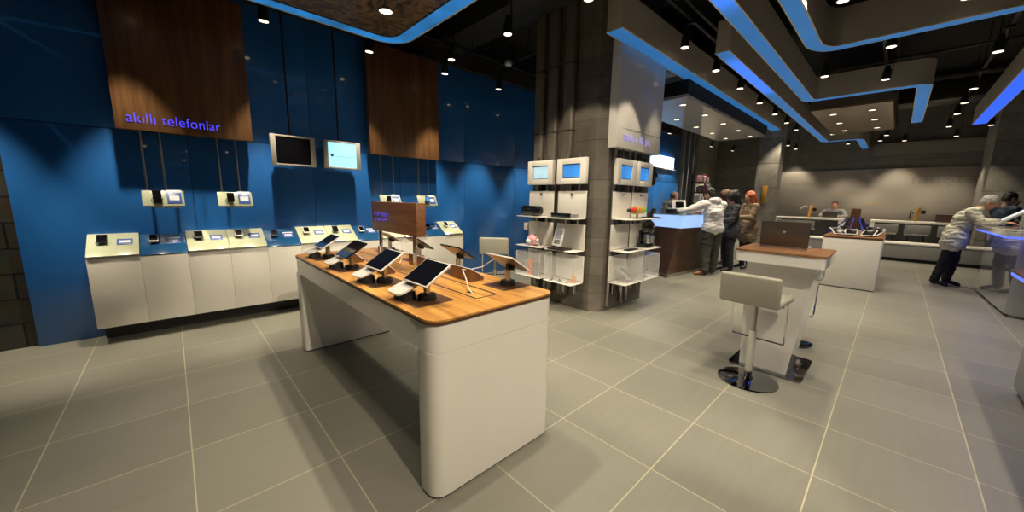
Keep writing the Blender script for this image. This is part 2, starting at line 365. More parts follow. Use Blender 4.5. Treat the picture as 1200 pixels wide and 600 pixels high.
# ceiling services: ducts, trays, pipes
def duct(label, mb): tag(mb.build('ceiling_duct', DUCTM), label, 'duct')
duct('large round dark duct running along the aisle under the black ceiling', MB().cyl((2.4, 2.75, 3.95), (11.9, 2.75, 3.95), .22, seg=24))
duct('square dark duct crossing the ceiling beside the concrete column', MB().box(3.2, 3.7, -1.0, 5.2, 3.75, 4.15, .01))
duct('square dark duct crossing the ceiling above the tall bar table', MB().box(6.6, 7.2, -4.3, 5.2, 3.78, 4.18, .01))
duct('flat dark duct crossing the ceiling near the far wall', MB().box(12.3, 13.0, -4.3, 5.2, 3.7, 4.1, .01))
for i, (yy, lab) in enumerate(((4.65, 'black spotlight track in front of the blue glass wall'), (1.97, 'black spotlight track beside the first blue lit beam'),
        (.39, 'black spotlight track over the bar table aisle'), (-.66, 'black spotlight track over the right hand counters'))):
    mb = MB().box(.0 if i == 0 else 2.6, 5.6 if i == 0 else 16.2, yy-.018, yy+.018, 3.58, 3.615)
    for k in range(14):
        xx = .4+k*1.15 if i else .3+k*.4
        if xx < (5.6 if i == 0 else 16): mb.cyl((xx, yy, 3.61), (xx, yy, 4.3), .006, seg=6)
    tag(mb.build('lighting_track', BLACK), lab, 'lighting track')
for i, (a, b_, lab) in enumerate((((3.0, 3.9, 3.9), (3.0, -1.5, 3.9), 'thin conduit crossing in front of the concrete column'), ((4.4, 5.2, 3.7), (4.4, -2, 3.7), 'thin conduit crossing behind the concrete column'),
        ((2.7, 1.95, 3.72), (11, 1.95, 3.72), 'long thin conduit running between the first two lit beams'), ((5.6, .3, 3.85), (16, .3, 3.85), 'long thin conduit above the centre of the aisle'),
        ((8.9, -1.5, 3.8), (8.9, 3, 3.8), 'thin conduit crossing above the middle kiosk'))):
    tag(MB().cyl(a, b_, .022, seg=8).build('ceiling_pipe', DUCTM), lab, 'pipe')
tag(MB().box(1.0, 2.9, 4.15, 4.33, 3.75, 3.85, .005).build('cable_tray', DUCTM), 'dark cable tray under the ceiling near the blue wall', 'cable tray')
# dome smoke detector on a rod near the blue wall
sd = thing('ceiling_sensor', 'small round grey sensor hanging on a rod between two spotlights', 'sensor', (3.6, 3.95, 3.25))
MB().cyl((3.6, 3.95, 3.33), (3.6, 3.95, 4.3), .007, seg=8).build('rod', BLACK, sd)
MB().lathe([(.012, 0), (.05, .02), (.055, .05), (.03, .085)], (3.6, 3.95, 3.25)).build('sensor_head', SILVER, sd)

# ------------------------------------------------------------------ blue lit ceiling beams
ZB = 3.2
def offset_strip(pts, wd):
    L, Rr = [], []
    n = len(pts)
    for i, p in enumerate(pts):
        p = Vector(p)
        d0 = (p-Vector(pts[i-1])).normalized() if i else (Vector(pts[1])-p).normalized()
        d1 = (Vector(pts[i+1])-p).normalized() if i < n-1 else d0
        n0, n1 = Vector((-d0.y, d0.x)), Vector((-d1.y, d1.x)); b = (n0+n1).normalized(); k = wd/2/max(.3, b.dot(n0))
        L.append(tuple(p+b*k)); Rr.append(tuple(p-b*k))
    return L, Rr
def rounded(pts, r, seg=6):
    out = [pts[0]]
    for i in range(1, len(pts)-1):
        p, a, b = Vector(pts[i]), Vector(pts[i-1]), Vector(pts[i+1])
        u, v = (a-p).normalized(), (b-p).normalized(); rr_ = min(r, (a-p).length*.45, (b-p).length*.45)
        p0, p1 = p+u*rr_, p+v*rr_
        for k in range(seg+1):
            t = k/seg; out.append(tuple(p0*(1-t)**2 + p*2*t*(1-t) + p1*t*t))
    return out+[pts[-1]]
def strip_mesh(pts, wd, z0, z1):
    L, Rr = offset_strip(pts, wd); b = bmesh.new(); q = []
    for l, r in zip(L, Rr): q.append([b.verts.new((*l, z0)), b.verts.new((*r, z0)), b.verts.new((*r, z1)), b.verts.new((*l, z1))])
    for a, c in zip(q, q[1:]):
        for k in range(4): b.faces.new((a[k], a[(k+1) % 4], c[(k+1) % 4], c[k]))
    b.faces.new(q[0][::-1]); b.faces.new(q[-1]); bmesh.ops.recalc_face_normals(b, faces=b.faces[:]); m = MB(); m.add(b); return m
def beam(pts, wd, h, film, label, rad=.16):
    p = rounded([tuple(q) for q in pts], rad)
    t = thing('light_beam', label, 'ceiling light', (pts[0][0], pts[0][1], ZB), 0, 'grey ceiling beams with blue lit undersides')
    strip_mesh(p, wd, ZB+.012, ZB+h).build('casing', BEAM, t)
    e = strip_mesh(p, wd+.012, ZB-.001, ZB+.0118); e.build('edge_strip', EDGE, t)
    strip_mesh([p[0]]+p[1:-1]+[p[-1]], wd-.014, ZB-.003, ZB-.0012).build('light_film', film, t)
    return t
beam([(3.56, 2.265), (11.25, 2.275)], .185, .36, B1, 'straight grey beam with blue underside, just in front of the concrete column')
beam([(4.95, 1.66), (13.9, 1.66), (13.9, .93), (16.3, .93)], .15, .36, B2, 'grey beam with blue underside, second from the column, stepping sideways at its far end')
beam([(2.0, 1.29), (8.27, 1.29), (8.27, -.055), (11.85, -.055)], .155, .36, B3, 'grey beam with brightest blue stretch, bending into a hook above the brown panel')
beam([(2.0, .875), (5.5, .875), (5.72, .77), (5.72, -2.6)], .14, .40, B4, 'grey beam with blue underside bending across the aisle over the bar table')
beam([(4.2, -.985), (12.9, -.985)], .19, .36, B5, 'straight beam with deep royal blue underside above the right hand counters')

# brown burl ceiling panel framed by a blue film, over the tablet table
cp = thing('ceiling_panel', 'polished brown ceiling panel with rounded corner and blue glowing border above the tablet table', 'ceiling panel', (.4, 2.4, ZB))
def rrect(x0, x1, y0, y1, r, seg=6):
    out = []
    for cx, cy, a0 in ((x1-r, y1-r, 0), (x0+r, y1-r, 90), (x0+r, y0+r, 180), (x1-r, y0+r, 270)):
        for k in range(seg+1):
            a = R(a0+90*k/seg); out.append((cx+r*math.cos(a), cy+r*math.sin(a)))
    return out
def ring(o_, i_, z0, z1):
    b = bmesh.new(); n = len(o_)
    A = [b.verts.new((*p, z0)) for p in o_]; Bv = [b.verts.new((*p, z0)) for p in i_]; C = [b.verts.new((*p, z1)) for p in o_]; D = [b.verts.new((*p, z1)) for p in i_]
    for i in range(n):
        j = (i+1) % n
        for f in ((A[i], A[j], Bv[j], Bv[i]), (C[i], C[j], D[j], D[i]), (A[i], A[j], C[j], C[i]), (Bv[i], Bv[j], D[j], D[i])): b.faces.new(f)
    bmesh.ops.recalc_face_normals(b, faces=b.faces[:]); m = MB(); m.add(b); return m
outr = rrect(-1.6, 2.17, .9, 4.31, .30, 8); inr = rrect(-1.46, 2.005, 1.04, 4.16, .17, 8)
inr2 = rrect(-1.47, 2.015, 1.03, 4.17, .18, 8); outr2 = rrect(-1.61, 2.182, .89, 4.322, .31, 8)
MB().prism(inr, ZB+.002, ZB+.05).build('veneer_panel', CEILWOOD, cp)
ring(outr, inr2, ZB, ZB+.03).build('light_film', BL, cp)
ring(outr2, outr, ZB-.004, ZB+.2).build('edge_strip', EDGE, cp)
ring(inr2, inr, ZB-.004, ZB+.05).build('inner_edge_strip', BLACK, cp)
MB().prism(rrect(-1.6, 2.17, .9, 4.31, .30, 8), ZB+.06, ZB+.2).build('carcass', DARK, cp)

# ------------------------------------------------------------------ lamps
def lamp(parent, loc, power, size=80, blend=.6, radius=.035, tilt=(0, 0, 0), col=WARM):
    ld = bpy.data.lights.new('spot', 'SPOT'); ld.energy = power; ld.color = col; ld.spot_size = R(size); ld.spot_blend = blend; ld.shadow_soft_size = radius
    lo = bpy.data.objects.new('spot_light', ld); COL.objects.link(lo); lo.parent = parent; lo.location = loc; lo.rotation_euler = tilt
    return lo
def track_spot(x, y, z, label, power, size=76, tilt=(0, 0), top=3.58, group='black track spotlights under the ceiling'):
    t = thing('track_spotlight', label, 'spotlight', (x, y, z), 0, group)
    M = Matrix.Rotation(tilt[0], 4, 'X') @ Matrix.Rotation(tilt[1], 4, 'Y')
    MB().lathe([(.050, 0), (.054, .004), (.050, .06), (.046, .10), (.034, .15), (.030, .19), (.012, .20)], (0, 0, 0), 20, M).build('can', BLACK, t, local=True)
    MB().lathe([(.044, -.004), (.044, .003)], (0, 0, 0), 20, M).build('lens', LENS, t, local=True)
    if not any(abs(y-.06-ty) < .02 for ty in (4.65, 1.97, -.66)): top = 4.3
    h = top-z
    MB().box(-.008, .008, -.06, -.05, .07, h).box(-.008, .008, -.06, .0, .12, .135).box(-.02, .02, -.09, .0, h-.03, h).build('bracket', BLACK, t, local=True)
    lamp(t, (0, 0, -.02), power, size, tilt=(tilt[0], tilt[1], 0))
    return t
def downlight(x, y, z, label, power, size=80, group='recessed downlights in ceiling panels', rad=.06):
    t = thing('downlight', label, 'downlight', (x, y, z), 0, group)
    MB().add(ring_l(rad*1.25, rad, -.006, .02)).build('trim_ring', BLACK, t, local=True)
    MB().lathe([(rad, -.002), (rad, .01)], seg=20).build('lens', LENS, t, local=True)
    lamp(t, (0, 0, -.03), power, size)
    return t
def ring_l(ro, ri, z0, z1, n=24):
    o_ = [(ro*math.cos(2*PI*k/n), ro*math.sin(2*PI*k/n)) for k in range(n)]; i_ = [(ri*math.cos(2*PI*k/n), ri*math.sin(2*PI*k/n)) for k in range(n)]
    return ring(o_, i_, z0, z1).bm
T9 = 'small black spotlight '
for x, lab in ((-1.3, 'at the far left end of the blue wall'), (-.22, 'above the lettered walnut board'), (.87, 'between the lettered walnut board and the televisions'), (1.96, 'above the lit television'),
               (3.05, 'above the right edge of the plain walnut board'), (4.08, 'in front of the bare blue glass right of the walnut boards'), (5.2, 'behind the concrete column near the blue wall')):
    track_spot(x, 4.71, 3.2, T9+lab, P_WALL, 50, (R(5), 0))
for x, y, lab, p in ((2.98, 4.43, 'standing forward of the row over the plain walnut board', 60), (3.0, 3.31, 'hanging alone between tablet table and concrete column', 110),
        (3.04, 2.23, 'close in front of the concrete column', 110), (2.2, .9, 'added out of view over the front end of the tablet table', 120), (2.95, .35, 'added out of view over the nearest bar stool', 110), (.1, 1.2, 'added out of view over the front floor', 18), (1.3, -.2, 'added out of view over the camera side floor', 70)):  # last four are unseen spots added to light table, stool and foreground
    track_spot(x, y, 3.3, T9+lab, p)
def aim_spot(x, y, z, target, label, power, size):
    d = Vector(target)-Vector((x, y, z)); e = (-d).to_track_quat('Z', 'Y').to_euler()
    t = track_spot(x, y, z, label, 0, size)
    for ch in t.children:
        if ch.type == 'LIGHT': ch.data.energy = power; ch.data.spot_blend = .25; ch.rotation_euler = e; ch.location = (0, 0, -.03)
        elif ch.name.startswith(('can', 'lens')): ch.rotation_euler = e
    return t
aim_spot(3.95, 1.56, 3.47, (4.1, 2.34, 1.85), T9+'aimed at the pale box sign on the column', 75, 34)
aim_spot(2.2, 1.9, 3.45, (3.8, 2.9, 1.3), T9+'aimed at the accessory racks left of the column edge', 130, 50)
aim_spot(4.3, .6, 3.45, (4.4, 2.4, 1.1), T9+'aimed at the accessory racks on the column front', 130, 50)
aim_spot(.6, -1.0, 3.4, (1.2, 1.4, .5), T9+'added out of view on the camera side, aimed at the front of the tablet table', 330, 60)  # unseen fill spot added to brighten the white table front
aim_spot(2.2, -.9, 3.4, (3.6, .6, .5), T9+'added out of view on the camera side, aimed at the bar table', 220, 60)  # unseen fill spot added to light the bar table
n_ = ['first', 'second', 'third', 'fourth', 'fifth', 'sixth', 'seventh', 'eighth', 'ninth', 'tenth']
for i, x in enumerate((4.77, 5.88, 7.05, 8.3, 9.54, 10.73, 11.89)):
    track_spot(x, 2.03, 3.3, T9+'on the row beside the column beam, %s from the column' % n_[i], P_TRACK if i else 75, 76 if i else 50)
for i, (x, y) in enumerate(((8.7, 4.5), (10.3, 4.6), (11.9, 4.6), (13.6, 4.6), (15.2, 4.4))):  # extra wall washers added to lift the dark wall behind the counter
    track_spot(x, y, 3.3, T9+'added to wash the back wall behind the service counter, %s from the column' % n_[i], 200, 84, (R(10), 0))
for i, (x, y) in enumerate(((13.6, 2.67), (14.9, 2.7), (16.0, 2.67))):
    track_spot(x, y, 3.3, T9+'before the far wall left of the mural, %s from the front' % n_[i], 70)
track_spot(15.2, 3.2, 2.9, T9+'tilted and low before the dark wall left of the mural', 35, tilt=(R(20), R(30)))
for x, y, lab in ((13.25, 1.45, 'at the far bend of the second lit beam'), (15.6, 1.3, 'before the mural behind the brown ceiling panel'), (14.6, 1.75, 'before the mural, left of the brown ceiling panel'),
        (4.72, .586, 'over the laptop on the bar table'), (5.42, -.2, 'in front of the bend over the aisle'), (6.43, .29, 'behind the aisle crossing beam'), (7.23, .98, 'beside the brightest blue beam'), (8.0, .36, 'over the middle kiosk'),
        (14.3, .443, 'between mural and brown panel, upper'), (15.4, .589, 'between mural and brown panel, middle'), (15.8, .1, 'before the middle of the mural'), (15.6, -.85, 'before the right half of the mural')):
    track_spot(x, y, 3.3, T9+lab, P_TRACK if x < 12 else 100)
for i, x in enumerate((7.5, 9.55, 10.73, 11.9, 13.65)):
    track_spot(x, -.6, 3.3, T9+'on the right hand row, %s from the front' % n_[i], P_TRACK*.8)
for x, y, lab in ((14.0, -1.25, 'in front of the concrete pier'), (6.0, -1.6, 'over the right hand counter'), (9.0, -1.9, 'over the white slanted tablet stand'), (3.6, -1.2, 'over the nearest right hand counter')):
    track_spot(x, y, 3.3, T9+lab, 75)
for x, y, lab in ((1.68, 3.61, 'round downlight at the rounded corner of the brown ceiling panel'), (1.5, 2.3, 'round downlight above the walnut box on the tablet table'),
        (.45, 3.5, 'unseen round downlight added above the left hand floor'), (.3, 2.3, 'unseen round downlight added in the left part of the brown panel'), (1.68, 1.5, 'round downlight above the front end of the tablet table')):  # the two left downlights are unseen, added to light the floor
    downlight(x, y, ZB, lab, P_RECESS*(1.6 if x > 1 else .45), 92)

# ------------------------------------------------------------------ hanging ceiling canopies
ca = thing('ceiling_canopy', 'glossy pale ceiling canopy with a dark fascia over the glowing service counter', 'ceiling panel', (7.5, 2.7, 2.95))
MB().box(5.63, 10.2, 2.30, 3.30, 2.95, 2.99).build('soffit', CANOPYW, ca)
MB().box(5.62, 10.21, 2.29, 3.31, 2.992, 3.19).build('fascia', DARK, ca)
cb = thing('ceiling_canopy', 'brown ceiling canopy with six downlights above the middle kiosk', 'ceiling panel', (10.8, .85, 3.2))
MB().box(9.15, 12.5, .28, 1.38, 3.19, 3.22).build('soffit', CANOPYB, cb)
MB().box(9.14, 12.51, .27, 1.39, 3.221, 3.6).build('fascia', mat('taupe fascia', (.09, .075, .06), .6), cb)
for i, x in enumerate((6.06, 7.02, 8.0, 8.945, 9.88)):
    downlight(x, 2.53, 2.95, 'round downlight in the pale canopy, front row, %s from the column' % n_[i], 30, group='downlights in the pale canopy', rad=.05)
for i, x in enumerate((7.04, 8.0, 8.93, 9.85)):
    downlight(x, 3.03, 2.95, 'round downlight in the pale canopy, rear row, %s from the column' % n_[i], 30, group='downlights in the pale canopy', rad=.05)
for j, y in enumerate((1.10, .55)):
    for i, x in enumerate((9.74, 10.85, 12.0)):
        downlight(x, y, 3.19, 'round downlight in the brown canopy, %s row, %s from the front' % (('left', 'right')[j], n_[i]), 20, group='downlights in the brown canopy', rad=.055)

# ------------------------------------------------------------------ blue wall: walnut boards, televisions, small shelves
def wood_board(x0, x1, z0, z1, label, lettering=None):
    t = thing('sign_board', label, 'sign', ((x0+x1)/2, 5.1, z0))
    MB().box(x0, x1, 5.10, 5.20, z0, z1, .004).build('board', WALNUT, t)
    MB().box(x0+.1, x0+.16, 5.2, 5.299, z1-.4, z1-.2).box(x1-.16, x1-.1, 5.2, 5.299, z1-.4, z1-.2).build('wall_bracket', BLACK, t)
    if lettering:
        text_mesh(lettering, .135, face_mat((x0+.075, 5.099, z0+.07), (1, 0, 0), (0, 0, 1)), .004, 'lettering', LETTER, t, 1.02, .86, -.0018)
    return t
wood_board(-.318, .74, 2.03, 3.45, 'tall walnut board with blue lettering reading akıllı telefonlar on the blue wall', 'akıllı telefonlar')
wood_board(2.08, 3.18, 2.02, 3.49, 'tall plain walnut board hanging on the blue wall right of the televisions')
def phone_shelf(x0, x1, poles, top, label):
    xc = (x0+x1)/2; t = thing('hanging_shelf', label, 'shelf', (xc, 5.1, 1.30), 0, 'small hanging phone shelves on the blue wall')
    for p in poles: MB().cyl((p, 5.15, 1.44), (p, 5.15, top), .0105, seg=12).build('pole', STEEL, t)
    w_ = x1-x0; M = Matrix.Translation((xc, 5.09, 1.38)) @ Matrix.Rotation(R(62), 4, 'X')
    MB().box(-w_/2, w_/2, -.085, .085, -.008, .008, .004, M).build('tray', GREEN, t)
    MB().box(xc-w_*.3, xc+w_*.4, 5.07, 5.15, 1.285, 1.30, .003).cyl((xc-w_*.3, 5.1, 1.3), (xc-w_*.3, 5.12, 1.36), .006).cyl((xc+w_*.35, 5.1, 1.3), (xc+w_*.35, 5.12, 1.36), .006).build('lower_bracket', STEEL, t)
    return M
def price_card(M, x, y, label, group, w_=.085, h=.06, z=.0085, style=0):
    t = MB().box(x-w_/2, x+w_/2, y-h/2, y+h/2, z, z+.004, .001, M).build('price_card', CARD)
    tag(t, label, 'price card', group)
    MB().box(x-w_*.34, x+w_*.34, y-h*.2, y+h*.2, z+.0041, z+.005, 0, M).build('white_field', CARDW, t)
    if style: MB().box(x-w_*.5, x+w_*.5, y+h*.5, y+h*.72, z, z+.005, 0, M).build('header_strip', CARDW, t)
    return t
def phone(M, x, y, label, group, body=BLACKG, screen=OFF, w_=.055, l=.10, z=.03, lit=None):
    """a phone on a small clamp stand with a security cable"""
    Mi = M @ Matrix.Translation((x, y, 0))
    o = Mi @ Vector((0, 0, .008))
    t = thing('mobile_phone', label, 'phone', tuple(o), 0, group)
    Mt = Mi @ Matrix.Translation((0, 0, z+.01)) @ Matrix.Rotation(R(12), 4, 'X')
    MB().box(-w_/2, w_/2, -l/2, l/2, 0, .011, .005, Mt).build('body', body, t)
    MB().box(-w_*.42, w_*.42, -l*.34, l*.42, .0111, .0125, 0, Mt).build('screen', lit or screen, t)
    MB().box(-.018, .018, -.02, .02, .0085, .014, .003, Mi).cyl(Mi @ Vector((0, 0, .012)), Mi @ Vector((0, 0, z+.012)), .011, seg=12).build('holder', BLACK, t)
    MB().tube([Mi @ Vector(p) for p in ((-.01, -.03, .012), (-.03, -.05, .016), (-.045, -.03, .02), (-.03, .0, .03))], .0025, 6).build('cable', BLACK, t)
    return t
sx_ = [(-.21, .10, (-.165, -.03+.0), 2.03, 'leftmost hanging shelf under the lettered walnut board'), (.37, .68, (.415, .575), 2.03, 'second hanging shelf, under the right edge of the lettered walnut board'),
       (2.19, 2.50, (2.235, 2.42), 2.02, 'hanging shelf under the left half of the plain walnut board'), (2.78, 3.11, (2.83, 3.0), 2.02, 'hanging shelf under the right half of the plain walnut board')]
for i, (a, b_, pl, top, lab) in enumerate(sx_):
    M = phone_shelf(a, b_, pl, top, 'small pale green '+lab)
    phone(M, -.045 if i < 3 else -.02, .0, ('tall black slider phone', 'black phone with red detail', 'small black phone', 'black phone with lit cyan screen')[i]+' on the '+('leftmost', 'second', 'third', 'rightmost')[i]+' hanging shelf', 'phones on the hanging shelves',
          w_=.065, l=.13 if i == 0 else .10, lit=SCREENB if i == 3 else None)
    price_card(M, .08, .0, 'blue price card on the '+('leftmost', 'second', 'third', 'rightmost')[i]+' hanging shelf', 'price cards on the hanging shelves', .11, .125, style=1)
def tv(x0, x1, label, on):
    z0, z1 = 1.785, 2.14; xc = (x0+x1)/2
    t = thing('wall_television', label, 'television', (xc, 5.12, z0))
    fr = MB()
    d = .055
    fr.box(x0, x0+d, 5.08, 5.13, z0, z1, .006).box(x1-d, x1, 5.08, 5.13, z0, z1, .006).box(x0+d*.6, x1-d*.6, 5.082, 5.13, z1-.022, z1, .004).box(x0+d*.6, x1-d*.6, 5.082, 5.13, z0, z0+.022, .004)
    fr.build('frame', STEEL if False else mat('champagne frame', (.60, .56, .48), .3, .4), t)
    MB().box(x0+d*.9, x1-d*.9, 5.088, 5.10, z0+.02, z1-.02).build('screen', SCREENTV if on else OFF, t)
    MB().box(x0+.03, x1-.03, 5.10, 5.165, z0+.03, z1-.03, .01).build('housing', BLACK, t)
    pb = MB().cyl((xc-.01, 5.19, z1-.2), (xc-.01, 5.19, 4.25), .011, seg=12); pb.build('pole', BLACK, t)
    if on:
        MB().cyl((x0+.10, 5.0875, z0+.17), (x0+.10, 5.083, z0+.17), .018, seg=18).build('logo', mat('screen logo blue', (.02, .06, .25), .4), t)
        MB().box(x0+.14, x0+.36, 5.085, 5.0878, z0+.158, z0+.162).build('screen_line', mat('screen line grey', (.25, .45, .5), .5), t)
tv(.902, 1.378, 'wall television with black switched-off screen and champagne frame', False)
tv(1.472, 1.933, 'wall television showing a pale cyan picture with small logo', True)

# ------------------------------------------------------------------ wedge-top phone cabinets along the blue wall
CW = .3459; seq = 'GBGGBGGBGGBG'
names = ['first', 'second', 'third', 'fourth', 'fifth', 'sixth', 'seventh', 'eighth', 'ninth', 'tenth', 'eleventh', 'twelfth']
def cabinet(i, g):
    x0 = -.618+i*CW; x1 = x0+CW
    lab = ('pale green' if g == 'G' else 'deep blue')+' glass wedge top cabinet, %s from the left along the blue wall' % names[i]
    t = thing('display_cabinet', lab, 'display cabinet', ((x0+x1)/2, 5.12, .165), 0, 'white wall hung display cabinets with slanted glass tops')
    MB().box(x0+.0002, x1-.0002, 4.965, 5.298, .165, .80, .001).build('body', WHITE, t)
    MB().box(x0+.0004, x1-.0004, 4.95, 4.9645, .168, .825, .003).build('door', WHITE, t)
    ty0, tz0, ty1, tz1 = (4.945, .845, 5.24, 1.03) if g == 'G' else (4.95, .832, 5.25, 1.01)
    b = MB().prism([(x0+.002, ty0+.02), (x1-.002, ty0+.02), (x1-.002, 5.297), (x0+.002, 5.297)], .801, .802)
    # wedge body under the glass
    w_ = bmesh.new(); V = [w_.verts.new(p) for p in ((x0+.003, ty0+.01, .80), (x1-.003, ty0+.01, .80), (x1-.003, 5.298, .80), (x0+.003, 5.298, .80), (x0+.003, ty0+.01, tz0-.012), (x1-.003, ty0+.01, tz0-.012), (x1-.003, ty1, tz1-.012), (x0+.003, ty1, tz1-.012), (x1-.003, 5.298, tz1-.012), (x0+.003, 5.298, tz1-.012))]
    for f in ((0, 3, 2, 1), (0, 1, 5, 4), (4, 5, 6, 7), (7, 6, 8, 9), (3, 9, 8, 2)): w_.faces.new([V[k] for k in f])
    w_.faces.new([V[k] for k in (0, 4, 7, 9, 3)]); w_.faces.new([V[k] for k in (1, 2, 8, 6, 5)])
    bmesh.ops.recalc_face_normals(w_, faces=w_.faces[:]); MB().add(w_).build('wedge', WHITE if g == 'G' else BLUETOP, t)
    b.bm.free()
    sl = math.hypot(ty1-ty0, tz1-tz0); an = math.atan2(tz1-tz0, ty1-ty0)
    M = Matrix.Translation(((x0+x1)/2, (ty0+ty1)/2, (tz0+tz1)/2)) @ Matrix.Rotation(an, 4, 'X')
    MB().box(-CW/2+.0015, CW/2-.0015, -sl/2, sl/2, -.006, .006, .003, M).build('glass_top', GREEN if g == 'G' else BLUETOP, t)
    dk = [('black phone', BLACKG), ('white phone', WHITEG), ('black flip phone', BLACK), ('white phone', WHITEG), ('black phone', BLACK), ('white phone', WHITEG)][i % 6]
    M2 = M @ Matrix.Translation((0, 0, -.002))
    phone(M2, -.07, .045, dk[0]+' on the %s wedge cabinet from the left' % names[i], 'phones on the wedge cabinets', dk[1], w_=.07, l=.10, z=.032)
    price_card(M2, .075, .03, 'blue and white price card on the %s wedge cabinet from the left' % names[i], 'price cards on the wedge cabinets', .108, .088, style=0 if g == 'G' else 1)
for i, g in enumerate(seq): cabinet(i, g)

# ------------------------------------------------------------------ main tablet table
tb = thing('display_table', 'long white table with oak top carrying tablets on stands, nearest the camera', 'table', (1.185, 2.52, 0))
def rr_prism(x0, x1, y0, y1, r, z0, z1, bev=0.): return MB().prism(rrect(x0, x1, y0, y1, r), z0, z1, bev)
rr_prism(.772, 1.598, 1.318, 3.72, .075, .742, .878).build('apron', WHITE, tb)
rr_prism(.768, 1.602, 1.314, 3.724, .078, .8785, .8999).build('oak_top', OAK, tb)
rr_prism(.766, 1.604, 1.312, 3.726, .08, .8785, .8915).build('edge_band', OAKE, tb)
lg = MB().prism(rrect(.772, 1.598, 1.318, 1.50, .07), .012, .7405); lg.build('leg', WHITE, tb)
MB().prism(rrect(.78, 1.59, 1.326, 1.492, .065), 0, .0118).build('plinth', BLACK, tb)
MB().prism(rrect(.772, 1.598, 3.572, 3.72, .03), .012, .7405).build('leg', WHITE, tb)
MB().prism(rrect(.78, 1.59, 3.58, 3.712, .025), 0, .0118).build('plinth', BLACK, tb)
for x in (1.155, 1.30): MB().box(x-.006, x+.006, 1.50, 3.55, .8995, .9006).build('slot', BLACK, tb)
MB().box(1.163, 1.292, 1.495, 1.505, .8995, .9006).box(1.163, 1.292, 2.2, 2.206, .8995, .9006).box(1.163, 1.292, 2.9, 2.906, .8995, .9006).build('tray_joint', BLACK, tb)
MB().box(1.19, 1.23, 1.62, 1.645, .8995, .9012, .002).build('finger_latch', BLACK, tb)
spots = [(.945, 1.655, -1), (.940, 2.17, -1), (.940, 2.74, -1), (.950, 3.34, -1), (1.50, 1.625, 1), (1.50, 2.17, 1), (1.53, 2.80, 1), (1.55, 3.42, 1)]
ins = []
for x, y, s in spots: MB().box(x-.125, x+.105, y-.105, y+.105, .8998, .9010, .001).build('walnut_inlay', INLAY, tb)
stand_p = None
def tablet_stand(x, y, s, k):
    """stand with hexagonal foot and round post; local +x faces the customer"""
    lab = ('left' if s < 0 else 'right')+' row tablet stand, %s from the front of the tablet table' % n_[k % 4]
    t = thing('tablet_stand', 'black and steel '+lab, 'tablet stand', (x, y, .9012), PI if s < 0 else 0, 'tablet stands on the display table')
    hexa = lambda r: [(r*math.cos(R(22.5+45*i)), r*math.sin(R(22.5+45*i))) for i in range(8)]
    MB().prism(hexa(.052), 0, .012, .002).prism(hexa(.047), .012, .030, .002).build('foot', BLACK, t, local=True)
    MB().cyl((0, 0, .03), (0, 0, .098), .0175, seg=20).build('post', STEEL, t, local=True)
    MB().box(-.022, .022, -.022, .022, .094, .118, .005, Matrix.Rotation(R(10), 4, 'Y')).ball((0, 0, .120), .016).build('swivel_head', BLACK, t, local=True)
    return t
tilt_ = 33
def tablet(x, y, s, k, white=True):
    lab = '%s framed tablet facing %s, %s from the front of the table' % ('white' if white else 'black', 'left' if s < 0 else 'right', n_[k % 4])
    t = thing('tablet_computer', lab, 'tablet', (x, y, 1.026), PI if s < 0 else 0, 'tablets on the display table')
    M = Matrix.Translation((.0, 0, .020)) @ Matrix.Rotation(R(tilt_), 4, 'Y')
    MB().box(-.09, .09, -.122, .122, -.005, .006, .004, M).build('case', WHITEG if white else BLACKG, t, local=True)
    MB().box(-.083, .083, -.114, .114, .0061, .0066, 0, M).build('screen', OFF, t, local=True)
    MB().box(-.087, .087, -.119, .119, -.0058, -.005, 0, M).build('back_cover', mat('grey brown tablet back', (.20, .14, .09), .35, .3), t, local=True)
    return t
for k, (x, y, s) in enumerate(spots):
    tablet_stand(x, y, s, k); tablet(x-s*.0, y, s, k, k not in (2, 5, 6))
for k, (x, y, s) in enumerate(spots[:4]):
    # white info tongue on a dark wedge, in front of each left hand tablet
    t = thing('info_holder', 'white rounded info plate on dark wedge before the left row tablet, %s from the front' % n_[k], 'price card', (.845, y+.085, .9012), 0, 'white info plates on the display table')
    M = Matrix.Translation((0, 0, .062)) @ Matrix.Rotation(R(-20), 4, 'Y')
    MB().prism([(p[0], p[1]) for p in rrect(-.062, .06, -.072, .072, .028, 5)], -.005, .005, 0, M).build('plate', WHITEG, t, local=True)
    MB().prism([(-.03, -.055), (.045, -.055), (.045, .055), (-.03, .055)], 0, .046, 0, None, [(-.005, -.05), (.045, -.05), (.045, .05), (-.005, .05)]).build('wedge', BLACK, t, local=True)
    t.location = (x-.095, y+.085, .9012)
def wedge_block(x0, x1, y0, y1, label):
    t = thing('card_holder', label, 'card holder', ((x0+x1)/2, (y0+y1)/2, .9008), 0, 'walnut card holders on the display table')
    b = bmesh.new(); a, c = .018, .085
    V = [b.verts.new(p) for p in ((x0, y0, .9008), (x1, y0, .9008), (x1, y1, .9008), (x0, y1, .9008), (x0, y0, .9008+c), (x1, y0, .9008+a), (x1, y1, .9008+a), (x0, y1, .9008+c))]
    for f in ((0, 1, 2, 3), (4, 5, 6, 7), (0, 1, 5, 4), (1, 2, 6, 5), (2, 3, 7, 6), (3, 0, 4, 7)): b.faces.new([V[k] for k in f])
    bmesh.ops.recalc_face_normals(b, faces=b.faces[:]); MB().add(b).build('block', WALNUTB, t)
    an = math.atan2(c-a, x1-x0); M = Matrix.Translation(((x0+x1)/2, (y0+y1)/2, .9008+(a+c)/2)) @ Matrix.Rotation(an, 4, 'Y')
    MB().box(-(x1-x0)/2-.005, (x1-x0)/2, -(y1-y0)/2-.01, (y1-y0)/2+.01, .001, .005, 0, M).build('white_card', CARDW, t)
wedge_block(1.36, 1.47, 1.83, 2.06, 'walnut wedge with white card between the two front right hand tablets')
